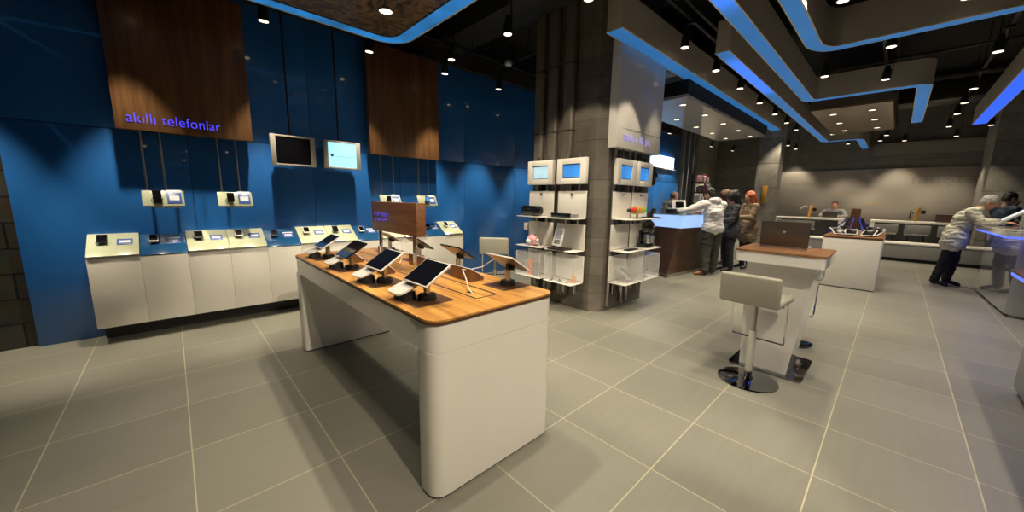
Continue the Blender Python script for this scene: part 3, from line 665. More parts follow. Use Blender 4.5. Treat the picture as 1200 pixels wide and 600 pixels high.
wedge_block(1.36, 1.47, 2.42, 2.66, 'walnut wedge with white card behind the front table pole')
wedge_block(1.36, 1.47, 3.02, 3.26, 'walnut wedge with white card behind the rear table pole')
wedge_block(1.03, 1.11, 2.38, 2.50, 'small walnut wedge between the second and third left hand tablets')
wedge_block(1.03, 1.11, 2.96, 3.08, 'small walnut wedge between the third and fourth left hand tablets')
tag(MB().tube([(1.49, 1.73, 1.06), (1.46, 1.83, .99), (1.40, 1.90, .965), (1.32, 1.86, .985), (1.26, 1.74, .955), (1.21, 1.64, .915), (1.19, 1.58, .905)], .0035).build('charging_cable', WHITE), 'white charging cable looping from the nearest right hand tablet onto the oak top', 'cable')
tag(MB().tube([(1.52, 2.93, 1.05), (1.46, 3.0, 1.02), (1.38, 2.86, 1.01), (1.34, 2.75, .93), (1.31, 2.72, .905)], .0035).build('charging_cable', WHITE), 'white charging cable behind the walnut box', 'cable')
# walnut box sign on two posts
sb = thing('table_sign', 'small walnut box sign with blue dotted writing on two steel posts on the tablet table', 'sign', (1.29, 2.7, .9))
MB().box(1.25, 1.325, 2.315, 3.10, 1.155, 1.395, .003).build('box', WALNUTB, sb)
for y in (2.42, 3.02): MB().cyl((1.288, y, .9005), (1.288, y, 1.154), .015, seg=16).build('post', CHROME, sb)
dots = MB(); rnd = random.Random(3)
for row, (zz, n) in enumerate(((1.300, 6), (1.284, 5), (1.255, 5), (1.243, 4))):
    for k in range(n+3):
        if rnd.random() < .72: yy = 3.03-k*.030-(.02 if k > 3 else 0); dots.box(1.2465, 1.2499, yy-.005, yy+.005, zz-.004, zz+.004)
dots.build('dotted_writing', LETTER, sb)

# ------------------------------------------------------------------ concrete column with pipes and accessory racks
pts = [(3.83, 3.62), (3.83, 2.60), (3.93, 2.475), (4.98, 2.475), (4.98, 3.62)]
struct('wall_column', MB().prism(pts, 0, 4.29), CONC)
for i, y in enumerate((3.50, 3.26, 3.0)):
    t = thing('riser_pipe', 'tall taupe riser pipe on the column, %s from the blue wall side' % n_[i], 'pipe', (3.765, y, 1.0), 0, 'riser pipes on the concrete column')
    MB().box(3.745, 3.829, y-.075, y+.075, .15, 4.28, .03, seg=4).build('pipe', GALV, t)
    for zc in (2.3, 3.1): MB().box(3.738, 3.829, y-.078, y+.078, zc, zc+.012, .002).build('clamp', DUCTM, t)
def rack(origin, rz, w_, lab, scr, dep=.25, box=True):
    """local: x along the wall, -y out of the wall, wall plane y=0"""
    t = thing('accessory_rack', lab, 'display rack', origin, rz, 'white accessory racks on the concrete column')
    for px in (-w_*.2, w_*.2): MB().box(px-.009, px+.009, .006, .03, .22, 2.0).build('rail', STEEL, t, local=True)
    h = w_/2
    fr = MB().box(-h, -h+.085, -.05, .004, 1.63, 1.945, .003).box(h-.085, h, -.05, .004, 1.63, 1.945, .003).box(-h+.08, h-.08, -.0495, .004, 1.63, 1.70, .002).box(-h+.08, h-.08, -.0495, .004, 1.875, 1.945, .002)
    fo = fr.build('screen_frame', WHITE, t, local=True)
    MB().box(-h+.08, h-.08, -.03, .003, 1.695, 1.88).build('tablet_bezel', BLACKG, fo, local=True)
    MB().box(-h+.094, h-.094, -.032, -.0301, 1.71, 1.865).build('tablet_screen', scr, fo, local=True)
    for z0, z1 in ((1.215, 1.545), (.815, 1.13), (.41, .735)):
        MB().box(-h, h, -.004, .005, z0, z1, .002).build('back_panel', WHITE, t, local=True)
    MB().box(-.015, .015, -.02, -.0045, 1.50, 1.515, .002).cyl((0, -.01, 1.505), (.025, -.03, 1.515), .006).build('security_hook', BLACK, t, local=True)
    for z in (1.20, .80, .39):
        MB().box(-h, h, -dep, -.0045, z, z+.012, .003).build('shelf', WHITE, t, local=True)
    if box:
        a = MB(); zt, zb = .72, .4025
        for bx in ((-h+.004, -h+.008, -dep+.004, -.006), (h-.008, h-.004, -dep+.004, -.006), (-h+.0085, h-.0085, -dep+.004, -dep+.008)): a.box(*bx, zb, zt)
        a.box(-h+.004, h-.004, -dep+.004, -.006, zt+.0005, zt+.0045); co = a.build('acrylic_case', GLASS, t, local=True)
        ed = MB()
        for ex in (-h+.005, h-.009): ed.box(ex, ex+.004, -dep+.003, -dep+.007, zb, zt+.004).box(ex, ex+.004, -dep+.008, -.006, zt+.005, zt+.0075)
        ed.box(-h+.010, h-.010, -dep+.003, -dep+.006, zt+.005, zt+.0075); ed.build('polished_edge', ACRE, co, local=True)
    return t
rack((3.70, 3.35, 0), -PI/2, .45, 'white accessory rack nearest the blue wall, with pale screen and black speaker', SCREENW)
rack((3.70, 2.83, 0), -PI/2, .45, 'white accessory rack with blue screen and tilted white tablet, left of the column edge', SCREENB)
rack((4.20, 2.42, 0), 0, .44, 'white accessory rack on the front of the column holding slanted pale grey boxes', SCREENB)
rack((4.67, 2.42, 0), 0, .43, 'white accessory rack at the right edge of the column holding the round black machine', SCREENB)
MB_ = MB
for i, (x, y) in enumerate(((4.03, 2.452), (4.36, 2.452), (4.50, 2.452))):
    tag(MB().box(x-.02, x+.02, y-.02, y+.02, .06, 2.1, .004).build('mounting_rail', STEEL), 'pale vertical mounting rail on the front of the column, %s from its left edge' % n_[i], 'rail', 'mounting rails on the column')
tag(MB().box(3.68, 3.76, 3.58, 3.66, 1.0, 1.10, .004).build('junction_box', WHITE), 'small white box beside the rack nearest the blue wall', 'junction box')

# goods on the racks
g = thing('portable_speaker', 'rounded black boombox speaker on the upper shelf nearest the blue wall', 'speaker', (3.54, 3.38, 1.2125))
MB().box(3.47, 3.60, 3.19, 3.55, 1.2135, 1.35, .055, seg=5).build('body', BLACKG, g)
MB().cyl((3.472, 3.27, 1.275), (3.476, 3.27, 1.275), .038, seg=20).build('speaker_cone', BLACK, g); MB().cyl((3.472, 3.48, 1.275), (3.476, 3.48, 1.275), .038, seg=20).build('speaker_cone', BLACK, g)
g = thing('dock_speaker', 'low black and silver docking speaker on the upper shelf of the second rack', 'speaker', (3.53, 2.83, 1.2125))
MB().box(3.50, 3.585, 2.68, 2.98, 1.2135, 1.255, .012).build('body', BLACK, g)
MB().box(3.485, 3.499, 2.665, 2.995, 1.216, 1.272, .01).build('front_grille', BLACKG, g); MB().box(3.482, 3.60, 2.64, 2.679, 1.2135, 1.27, .008).build('end_cap', SILVER, g); MB().box(3.482, 3.60, 2.981, 3.02, 1.2135, 1.25, .008).build('end_cap', SILVER, g)
g = thing('egg_speaker', 'round pink egg shaped speaker on the middle shelf nearest the blue wall', 'speaker', (3.53, 3.33, .8125))
MB().ball((3.53, 3.33, .892), (.075, .095, .075), 24).cyl((3.53, 3.33, .8135), (3.53, 3.33, .83), .05).build('shell', PINK, g); MB().ball((3.475, 3.35, .875), (.04, .05, .035), 16).build('front', CARDW, g); MB().ball((3.53, 3.24, .87), (.04, .03, .045), 16).build('side_dial', SILVER, g)
g = thing('tablet_in_cradle', 'white tablet leaning in a black cradle on the middle shelf of the second rack', 'tablet', (3.53, 2.85, .8125))
M = Matrix.Translation((3.50, 2.86, .975)) @ Matrix.Rotation(R(-10), 4, 'Z') @ Matrix.Rotation(R(15), 4, 'Y')
MB().box(-.007, .007, -.085, .085, -.12, .12, .005, M).build('case', WHITEG, g); MB().box(-.0085, -.0072, -.06, .06, -.03, .095, 0, M).build('screen', mat('grey lit screen', (.22, .22, .23), .3, emit=(.5, .5, .55), es=.12), g)
kb = MB()
for r in range(3):
    for c in range(5): kb.box(-.0095, -.0073, -.055+c*.023, -.038+c*.023, -.09+r*.018, -.078+r*.018, 0, M)
kb.build('keys', BLACK, g); MB().prism([(3.42, 2.72), (3.60, 2.72), (3.62, 3.0), (3.44, 3.0)], .8135, .83, .004).cyl((3.53, 2.86, .83), (3.515, 2.86, .90), .015).build('cradle', BLACK, g)
def small_item(name, label, cat, mb, m): return tag(mb.build(name, m), label, cat)
small_item('boxed_phone', 'upright orange boxed accessory inside the acrylic case nearest the blue wall', 'box', MB().box(3.52, 3.58, 3.34, 3.40, .4035, .62, .004), ORANGE)
small_item('boxed_phone', 'upright grey boxed accessory inside the acrylic case nearest the blue wall', 'box', MB().box(3.51, 3.58, 3.22, 3.30, .4035, .58, .004), GREYP)
small_item('boxed_phone', 'upright silver boxed accessory inside the acrylic case nearest the blue wall', 'box', MB().box(3.56, 3.64, 3.44, 3.52, .4035, .60, .004), SILVER)
for i, (x, y, a, m, c) in enumerate(((3.50, 2.95, 20, BLACK, 'black'), (3.55, 2.88, -30, SILVER, 'silver'), (3.49, 2.80, 60, BLACK, 'small black'), (3.52, 2.72, 10, AMBER, 'amber'), (3.58, 2.68, 75, ORANGE, 'olive orange'))):
    Mi = Matrix.Translation((x, y, .4035)) @ Matrix.Rotation(R(a), 4, 'Z')
    b = MB().box(-.035, .035, -.012, .012, 0, .016, .004, Mi).ball(Mi @ Vector((.035, 0, .018)), .017, 12)
    tag(b.build('headset', m), c+' headset lying in the acrylic case of the second rack, %s from the left' % n_[i], 'headset', 'headsets in the acrylic case')
small_item('memory_stand', 'tall amber card leaning in the acrylic case beside the headsets', 'card', MB().box(-.004, .004, -.03, .03, 0, .10, .002, Matrix.Translation((3.60, 2.66, .4045)) @ Matrix.Rotation(R(-15), 4, 'Y')), AMBER)
g = thing('bottle_speaker', 'pointed colourful red, green and orange figure speaker on the upper front shelf', 'speaker', (4.35, 2.26, 1.2125))
MB().lathe([(.006, -.21), (.022, -.18), (.040, -.08), (.050, 0), (.046, .10), (.034, .17), (.01, .21)], (4.29, 2.25, 1.32), 20, Matrix.Rotation(R(90), 4, 'Y')).build('body', RED, g)
MB().cyl((4.30, 2.25, 1.2135), (4.30, 2.25, 1.28), .012).box(4.24, 4.36, 2.21, 2.29, 1.2135, 1.222, .003).build('foot', BLACK, g)
for k in range(5): MB().lathe([(.0515-.0022*abs(k-1), -.018), (.0515-.0022*abs(k-1), .018)], (4.23+k*.052, 2.25, 1.32), 18, Matrix.Rotation(R(90), 4, 'Y')).build('colour_ring', (LIME, ORANGE)[k % 2], g)
MB().ball((4.10, 2.25, 1.318), (.045, .028, .026), 14).build('tip', BLACK, g)
g = thing('camera_dock', 'black camera dock at the right end of the upper front shelf', 'camera', (4.70, 2.27, 1.2125))
MB().box(4.60, 4.82, 2.19, 2.35, 1.2135, 1.226, .004).build('base', BLACK, g); MB().box(4.66, 4.74, 2.24, 2.30, 1.2265, 1.30, .01).ball((4.72, 2.24, 1.315), .033, 14).build('camera_body', BLACKG, g); MB().cyl((4.70, 2.24, 1.29), (4.70, 2.205, 1.29), .02).build('camera_lens', BLACK, g)
g = thing('round_machine', 'black round headed capsule machine with silver cups on the middle front shelf', 'coffee machine', (4.66, 2.27, .8125))
MB().cyl((4.67, 2.27, 1.13), (4.67, 2.275, 1.13), .05, seg=32).ball((4.67, 2.27, 1.085), (.10, .085, .10), 28).build('head', BLACKG, g); MB().box(4.56, 4.76, 2.19, 2.37, .8135, .87, .02).build('base', BLACKG, g)
MB().box(4.60, 4.72, 2.31, 2.37, .87, 1.05, .02).build('spine', BLACKG, g)
for k in range(2): MB().lathe([(.028, 0), (.033, .05), (.035, .10)], (4.625+k*.085, 2.23, .871), 18).build('cup', CHROME, g)
MB().box(4.64, 4.70, 2.181, 2.19, 1.095, 1.102).build('badge', SILVER, g)
small_item('phone_case', 'flat black phone case on the middle front shelf', 'phone case', MB().box(4.10, 4.34, 2.22, 2.30, .8135, .828, .006), BLACK)
for i, x in enumerate((4.12, 4.25)):
    M = Matrix.Translation((x, 2.29, .50)) @ Matrix.Rotation(R(32), 4, 'Y') @ Matrix.Rotation(R(18), 4, 'X')
    o = MB().box(-.075, .075, -.09, .09, -.011, .011, .006, M).build('router', mat('lavender grey plastic', (.42, .40, .43), .3, coat=.3)); tag(o, '%s slanted pale grey router box in the acrylic case on the column front' % ('left', 'right')[i], 'router', 'slanted pale grey boxes')
    MB().box(-.06, .06, -.06, .06, .0111, .0125, 0, M).build('grey_field', GREYP, o)
g = thing('earphone_stand', 'small black earphone stand in the right acrylic case', 'earphones', (4.68, 2.27, .4025))
MB().cyl((4.68, 2.27, .4035), (4.68, 2.27, .412), .03).build('foot', BLACK, g); MB().tube([(4.68, 2.27, .411), (4.68, 2.27, .50), (4.69, 2.25, .53), (4.70, 2.25, .50)], .007).build('stem', BLACK, g)
g = thing('router', 'small black router hanging beside the sign right of the column', 'router', (5.02, 2.38, 1.7))
MB().box(4.985, 5.06, 2.40, 2.47, 1.66, 1.92, .01).build('body', BLACK, g); MB().ball((5.03, 2.39, 1.80), (.02, .02, .05), 12).build('knob', BLACKG, g)
# big pale box sign over the front racks
ws = thing('box_sign', 'large pale glossy box sign with faint violet lettering hanging on the column', 'sign', (4.45, 2.36, 2.05))
MB().box(3.86, 4.97, 2.34, 2.46, 2.06, 3.56, .004).build('box', mat('pale sign laminate', (.74, .71, .66), .3, coat=.3), ws)
MB().box(3.97, 4.955, 2.337, 2.3395, 2.285, 2.288).build('panel_joint', GREYP, ws)
text_mesh('tablet & pc', .13, face_mat((3.99, 2.3385, 2.15), (1, 0, 0), (0, 0, 1)), .002, 'lettering', LETTERS_PALE, ws, 1.1, 1.1)
for i, x in enumerate((3.93, 4.12, 4.40, 4.62)): MB().cyl((x, 2.40, 1.95), (x, 2.40, 2.059), .012).build('hanger', STEEL, ws)

# ------------------------------------------------------------------ bar stools and bar table
def bar_stool(loc, rz, label):
    """local: back on -x, seat towards +x"""
    t = thing('bar_stool', label, 'bar stool', loc, rz, 'cream bar stools with low backs and chrome bases')
    MB().lathe([(.205, 0), (.212, .004), (.21, .011), (.17, .016), (.04, .022), (.032, .04)], seg=48).build('base_disc', DCHROME, t, local=True)
    MB().cyl((0, 0, .02), (0, 0, .43), .028, seg=24).build('column', CHROME, t, local=True)
    MB().cyl((0, 0, .43), (0, 0, .655), .0155, seg=16).build('gas_lift', STEEL, t, local=True)
    MB().box(-.08, .10, -.08, .08, .648, .672, .008).cyl((.05, -.08, .655), (.05, -.17, .645), .006).build('seat_plate', BLACK, t, local=True)
    MB().box(-.185, .185, -.198, .198, .673, .725, .02, seg=3).build('seat', CREAM, t, local=True)
    M = Matrix.Translation((-.185, 0, .70)) @ Matrix.Rotation(R(-6), 4, 'Y')
    MB().box(-.045, .0, -.20, .20, -.02, .215, .02, M, seg=3).build('backrest', CREAM, t, local=True)
    fr = []
    for p in ((-.05, -.185, .67), (-.02, -.187, .45), (.0, -.187, .36), (.015, -.18, .335), (.02, -.165, .33), (.02, .165, .33), (.015, .18, .335), (.0, .187, .36), (-.02, .187, .45), (-.05, .185, .67)): fr.append((p[0]+.10, p[1], p[2]))
    MB().tube(fr, .0075).build('footrest', CHROME, t, local=True)
    return t
s1 = bar_stool((3.31, .665, 0), R(-4), 'cream bar stool nearest the camera, its back turned, before the laptop table')
s2 = dup(s1, (4.62, .62, 0), R(180), 'cream bar stool half hidden behind the pedestal of the laptop table')
s3 = dup(s1, (3.30, 3.85, 0), R(45), 'cream bar stool between the tablet table and the blue wall, only its back showing')
bt = thing('bar_table', 'tall white pedestal table with walnut top and dark mirror base plate, carrying the laptop', 'table', (3.8, .6, 0))
rr_prism(3.55, 4.155, .35, .88, .04, 0, .016).build('base_plate', DCHROME, bt)
MB().prism([(3.60, .46), (3.98, .46), (3.98, .80), (3.60, .80)], .017, .955, .0, None, [(3.54, .36), (4.05, .36), (4.05, .82), (3.54, .82)]).build('pedestal', WHITEG, bt)
rr_prism(3.455, 4.05, .305, .895, .03, .955, 1.040).build('apron', WHITEG, bt)
rr_prism(3.45, 4.056, .30, .90, .032, 1.0405, 1.055).build('walnut_top', OAKX, bt)
for k in range(3): MB().lathe([(.012, 0), (.009, .006)], (3.70+k*.13, .41, .0165), 12).build('bolt', CHROME, bt)
lp = thing('laptop', 'open brown grey laptop with its lid towards the camera on the tall bar table', 'laptop', (3.98, .65, 1.056))
MB().box(3.80, 4.05, .46, .80, 1.0565, 1.07, .004).build('base', SILVER, lp)
M = Matrix.Translation((3.80, .63, 1.072)) @ Matrix.Rotation(R(-6), 4, 'Y')
MB().box(-.009, .0, -.17, .17, 0, .215, .006, M).build('lid', LAPTOP, lp); MB().box(.0002, .001, -.16, .16, .012, .20, 0, M).build('screen', OFF, lp)
MB().lathe([(.012, 0), (.012, .001)], tuple(M @ Vector((-.0095, 0, .13))), 18, Matrix.Rotation(R(90), 4, 'Y')).build('emblem', SILVER, lp)
MB().box(3.82, 3.95, .49, .77, 1.0702, 1.0712).build('keyboard', BLACK, lp)

# ------------------------------------------------------------------ middle kiosk with tablets and post
kx0, kx1, ky0, ky1 = 8.36, 10.5, .085, .83
ks = thing('kiosk_table', 'white box kiosk with dark wood top in the middle of the aisle', 'kiosk', ((kx0+kx1)/2, .46, 0))
MB().box(kx0, kx1, ky0, ky1, .012, .86, .012).build('body', WHITE, ks); MB().box(kx0+.01, kx1-.01, ky0+.01, ky1-.01, 0, .0118).build('plinth', BLACK, ks)
MB().box(kx0, kx1, ky0, ky1, .861, .898, .004).build('wood_top', OAKX, ks)
MB().box(kx0-.001, kx0+.004, ky0+.0, ky1, .862, .884).build('top_edge', OAKE, ks)
po = thing('walnut_post', 'walnut post with blue cables around its foot on the middle kiosk', 'display post', (9.2, .45, .898))
MB().box(9.12, 9.26, .44, .57, .90, 1.36, .006).build('post', WALNUTB, po)
for k in range(9):
    a = R(40*k+10); r = .30+.06*(k % 3)
    MB().tube([(9.19+.09*math.cos(a), .50+.09*math.sin(a), 1.20), (9.19+.45*r*math.cos(a), .50+.4*r*math.sin(a), 1.10), (9.19+r*math.cos(a), .50+.8*r*math.sin(a), .905)], .011).build('cable', BLUEC if k % 3 else BLACK, po)
for k, (x, y, rz, lab) in enumerate(((8.62, .66, 20, 'front left'), (8.95, .70, 35, 'second on the left'), (8.7, .50, 5, 'front centre'), (8.60, .27, -12, 'front right'), (8.85, .20, -25, 'second on the right'), (9.5, .22, -30, 'third on the right'), (9.95, .3, -20, 'rear right'), (9.75, .65, 30, 'rear left'))):
    t = thing('tablet_computer', '%s tablet tilted on the middle kiosk' % lab, 'tablet', (x, y, .8985), R(rz), 'tablets on the middle kiosk')
    M = Matrix.Translation((0, 0, .062)) @ Matrix.Rotation(R(-22), 4, 'Y')
    MB().box(-.11, .11, -.085, .085, -.006, .006, .004, M).build('case', WHITEG, t, local=True); MB().box(-.095, .095, -.07, .07, .0061, .0068, 0, M).build('screen', OFF, t, local=True)
    MB().cyl((0, 0, 0), (0, 0, .055), .018, seg=12).cyl((0, 0, 0), (0, 0, .008), .05, seg=16).build('holder', BLACK, t, local=True)

# ------------------------------------------------------------------ far desks, bench, stools
def far_desk(y0, y1, label):
    t = thing('long_desk', label, 'desk', (15.5, (y0+y1)/2, 0), 0, 'long white bar height desks before the mural')
    MB().box(15.2, 15.9, y0, y1, .925, .985, .006).build('top', WHITE, t)
    MB().box(15.21, 15.89, y0, y0+.11, 0, .9245, .006).build('end_panel', WHITE, t); MB().box(15.21, 15.89, y1-.11, y1, 0, .9245, .006).build('end_panel', WHITE, t)
    MB().box(15.78, 15.84, y0+.12, y1-.12, .3, .92, .004).build('modesty_panel', GREYP, t)
    return t
far_desk(1.10, 2.87, 'long white desk at the left half of the mural where the man sits')
far_desk(-1.39, .50, 'long white desk at the right half of the mural with the amber post')
be = thing('bench', 'long pale grey upholstered bench in front of the far desks', 'bench', (13.9, 0, 0))
MB().box(13.6, 14.25, -1.9, 1.75, .08, .41, .02).build('base', BENCHM, be); MB().box(13.58, 14.27, -1.92, 1.77, .411, .47, .025, seg=3).build('seat_pad', mat('light bench pad', (.55, .53, .47), .6), be)
MB().box(13.66, 14.2, -1.85, 1.7, 0, .079).build('plinth', BLACK, be)
for i, (y, lab) in enumerate(((2.45, 'at the left end of the left far desk'), (1.95, 'in front of the amber post on the left far desk'), (.15, 'at the left end of the right far desk'), (-.45, 'before the amber post on the right far desk'), (-1.05, 'before the closed laptop on the right far desk'))):
    t = thing('tall_chair', 'grey high chair '+lab, 'chair', (14.85, y, 0), 0, 'grey high chairs at the far desks')
    for sx in (-.17, .17):
        for sy in (-.17, .17): MB().cyl((sx*1.15, sy*1.15, 0), (sx*.85, sy*.85, .62), .011, seg=8).build('leg', BLACK, t, local=True)
    MB().box(-.2, .2, -.22, .22, .62, .66, .015).build('seat', mat('pale chair seat', (.45, .43, .38), .5), t, local=True)
    MB().box(-.215, -.19, -.24, .24, .66, .90, .01).build('backrest', mat('grey chair back', (.20, .195, .185), .5), t, local=True)
for i, (y, lab) in enumerate(((1.98, 'on the left far desk with a curved silver arm'), (-.40, 'on the right far desk'))):
    t = thing('amber_post', 'amber wood post '+lab, 'display post', (15.45, y, .985), 0, 'amber posts on the far desks')
    M = Matrix.Translation((15.45, y, .986)) @ Matrix.Rotation(R(6), 4, 'X')
    MB().box(-.04, .04, -.038, .038, 0, .40, .01, M).build('post', AMBER, t)
    MB().tube([(15.42, y+.05, 1.33), (15.36, y+.14, 1.36), (15.33, y+.22, 1.27)] if i == 0 else [(15.42, y+.05, 1.2), (15.4, y+.11, 1.28), (15.4, y+.12, 1.05)], .015).build('arm', SILVER if i == 0 else BLACK, t)
    MB().box(15.40, 15.5, y-.17, y-.08, 1.2, 1.3, .01).build('plug', BLACK, t)
cl = thing('laptop', 'open dark laptop standing alone on the right far desk', 'laptop', (15.5, -.95, .985))
MB().box(15.36, 15.56, -1.14, -.78, .986, 1.003, .004).build('base', BLACK, cl); MB().box(15.345, 15.36, -1.16, -.76, 1.004, 1.20, .004).build('lid', mat('dark red brown shell', (.10, .05, .04), .3), cl); MB().box(15.34, 15.363, -1.16, -.76, 1.201, 1.212).build('top_edge', CARDW, cl)
lm = thing('laptop', 'open laptop in front of the seated man at the left far desk', 'laptop', (15.5, 1.42, .985))
MB().box(15.36, 15.6, 1.27, 1.62, .986, 1.003, .004).build('base', SILVER, lm); MB().box(15.335, 15.35, 1.26, 1.63, 1.004, 1.19, .004, Matrix()).build('lid', LAPTOP, lm)

# ------------------------------------------------------------------ glowing service counter on the left of the aisle
bc = thing('service_counter', 'service counter with dark brown front and icy blue glowing upper band', 'counter', (7.8, 3.0, 0))
base = [(7.1, 3.55), (6.92, 3.08), (6.70, 2.83), (8.06, 2.66), (8.75, 2.80), (8.75, 3.2), (7.45, 3.2), (7.45, 3.55)]
topo = [(7.42, 3.55), (7.30, 3.15), (7.20, 2.84), (8.45, 2.70), (8.75, 2.80), (8.75, 3.2), (7.62, 3.2), (7.62, 3.55)]
MB().prism(base, .06, .915, 0, None, topo).build('wood_front', WENGE, bc)
MB().prism([(x+(.05 if x < 8 else -.03), y) for x, y in base], 0, .0598).build('plinth', STEEL, bc)
MB().prism(topo, .916, 1.165).build('glowing_band', ICE, bc)
MB().prism([(7.40, 3.57), (7.28, 3.15), (7.18, 2.82), (8.46, 2.68), (8.77, 2.79), (8.77, 3.22), (7.64, 3.22), (7.64, 3.57)], 1.166, 1.185).build('counter_top', mat('icy glass top', (.45, .65, .78), .15, coat=1.), bc)
kd = thing('counter_display', 'white slanted counter display with black screen beside the leaning man', 'display', (7.62, 3.12, 1.186))
M = Matrix.Translation((7.70, 3.10, 1.186)) @ Matrix.Rotation(R(-50), 4, 'Z') @ Matrix.Rotation(R(-18), 4, 'X')
MB().box(-.14, .14, -.02, .02, .0, .29, .015, M).box(-.10, .10, -.01, .10, -.0, .02, .004, Matrix.Translation((7.70, 3.10, 1.187)) @ Matrix.Rotation(R(-50), 4, 'Z')).build('frame', WHITEG, kd)
MB().box(-.07, .09, -.0225, -.0205, .06, .25, 0, M).build('screen', OFF, kd)
pr = thing('counter_printer', 'black cash printer on the glowing counter before the bald clerk', 'printer', (7.48, 3.13, 1.186))
MB().box(7.36, 7.60, 3.02, 3.24, 1.187, 1.28, .02).build('body', BLACK, pr); MB().box(7.38, 7.58, 3.05, 3.2, 1.281, 1.30, .006).build('paper_tray', CARDW, pr)
# white backlit sign on the blue wall behind the counter
bs = thing('lightbox_sign', 'bright white lightbox sign on the blue wall behind the service counter', 'sign', (11.4, 5.25, 2.45))
MB().box(10.75, 12.15, 5.20, 5.298, 2.47, 2.83, .005).build('light_panel', SIGNW, bs); MB().box(10.70, 12.3, 5.19, 5.298, 2.44, 2.468, .003).build('frame', SILVER, bs)
# goods rack and pipes behind the counter
for i, (x, y) in enumerate(((9.18, 3.74), (9.42, 3.72), (9.66, 3.70), (9.9, 3.68))):
    tag(MB().cyl((x, y, 0), (x, y, 4.28), .05, seg=18).build('riser_pipe', GALV), 'thin floor to ceiling riser pipe behind the goods rack, %s from the left' % n_[i], 'pipe', 'riser pipes behind the service counter')
gr = thing('goods_rack', 'tall dark rack hung with small packages behind the service counter', 'display rack', (9.4, 3.45, 0))
MB().box(9.17, 9.20, 3.44, 3.47, 0, 2.1).box(9.74, 9.77, 3.34, 3.37, 0, 2.1).build('upright', BLACK, gr)
for z in (1.12, 1.38, 1.64, 1.88): MB().box(9.15, 9.79, 3.22, 3.50, z, z+.02, .003).build('shelf', BLACK, gr)
pm = [RED, BLACK, CARDW, BLUEC, GREYP, RED, PINK, BLACK, CARDW, GREYP]
for j, z in enumerate((1.14, 1.40, 1.66, 1.90)):
    for k in range(5):
        h = (.15, .18, .13, .16, .14)[(k+j) % 5]; m_ = pm[(k*3+j*2) % 10]
        cn = m_.name.split()[0].replace('satin', 'white').replace('mid', 'grey').replace('matt', 'black')
        tag(MB().box(9.205+k*.106, 9.29+k*.106, 3.26, 3.36, z+.001, z+h, .005).build('goods_package', m_), '%s package, %s from the left on the %s shelf of the goods rack' % (cn, n_[k], ('lowest', 'second lowest', 'second highest', 'top')[j]), 'package', 'packages on the goods rack')

# ------------------------------------------------------------------ right hand counters with led lines
c1 = thing('reception_counter', 'pale glossy counter with blue led line where the old man leans', 'counter', (8.9, -1.9, 0))
body1 = [(9.9, -1.09), (7.93, -1.15), (7.86, -1.30), (7.86, -3.2), (9.9, -3.2)]
MB().prism(body1, .04, 1.03).build('body', GREYG, c1); MB().prism([(9.85, -1.14), (7.98, -1.2), (7.91, -1.35), (7.91, -3.15), (9.85, -3.15)], 0, .0395).build('plinth', STEEL, c1)
MB().box(7.84, 7.858, -3.18, -1.33, .05, 1.02, .004).build('end_panel', WHITE, c1)
top1 = [(9.95, -.97), (7.80, -1.01), (7.70, -1.16), (7.70, -3.3), (9.95, -3.3)]
MB().prism(top1, 1.062, 1.125, .004).build('counter_top', WHITEG, c1)
led1 = [(9.94, -.975), (7.805, -1.015), (7.705, -1.165), (7.705, -3.29), (9.94, -3.29)]
MB().prism(led1, 1.04, 1.061).build('led_line', LEDB, c1)
c2 = thing('reception_counter', 'nearest right hand counter with dark wood top and blue led line', 'counter', (4.0, -1.3, 0))
MB().box(2.6, 4.68, -2.2, -.80, .04, .90, .02).build('body', mat('blue grey laminate', (.20, .20, .215), .35, coat=.3), c2); MB().box(2.65, 4.63, -2.15, -.84, 0, .0395).build('plinth', BLACK, c2)
MB().box(2.5, 4.83, -2.3, -.685, .930, .955, .004).build('wood_top', INLAY, c2); MB().box(2.505, 4.825, -2.295, -.69, .905, .9295).build('led_line', LEDB, c2)
ts = thing('tablet_kiosk', 'white slanted frame tablet stand on the counter beside the old man', 'display', (9.4, -1.25, 1.126))
M = Matrix.Translation((9.4, -1.10, 1.165)) @ Matrix.Rotation(R(-40), 4, 'X')
MB().box(-.18, .16, -.42, .0, .0, .03, .012, M).build('frame', WHITEG, ts)
MB().box(-.14, .11, -.35, -.08, .0302, .032, 0, M).build('screen', mat('white lit page', (.6, .6, .6), .3, emit=(.8, .85, .9), es=.5), ts); MB().box(-.14, .11, -.38, -.352, .0302, .032, 0, M).build('black_bezel', BLACKG, ts)
MB().box(9.28, 9.5, -1.36, -1.32, 1.1265, 1.33, .01).build('prop', WHITEG, ts)
for i, (x, y, z) in enumerate(((8.35, -1.12, 1.1262), (3.9, -1.0, .956))):
    tag(MB().box(x-.1, x+.1, y-.07, y+.07, z, z+.004, 0, None).build('leaflet', CARDW), ('pale leaflet lying on the counter under the old man', 'pale leaflet on the nearest right hand counter')[i], 'leaflet')

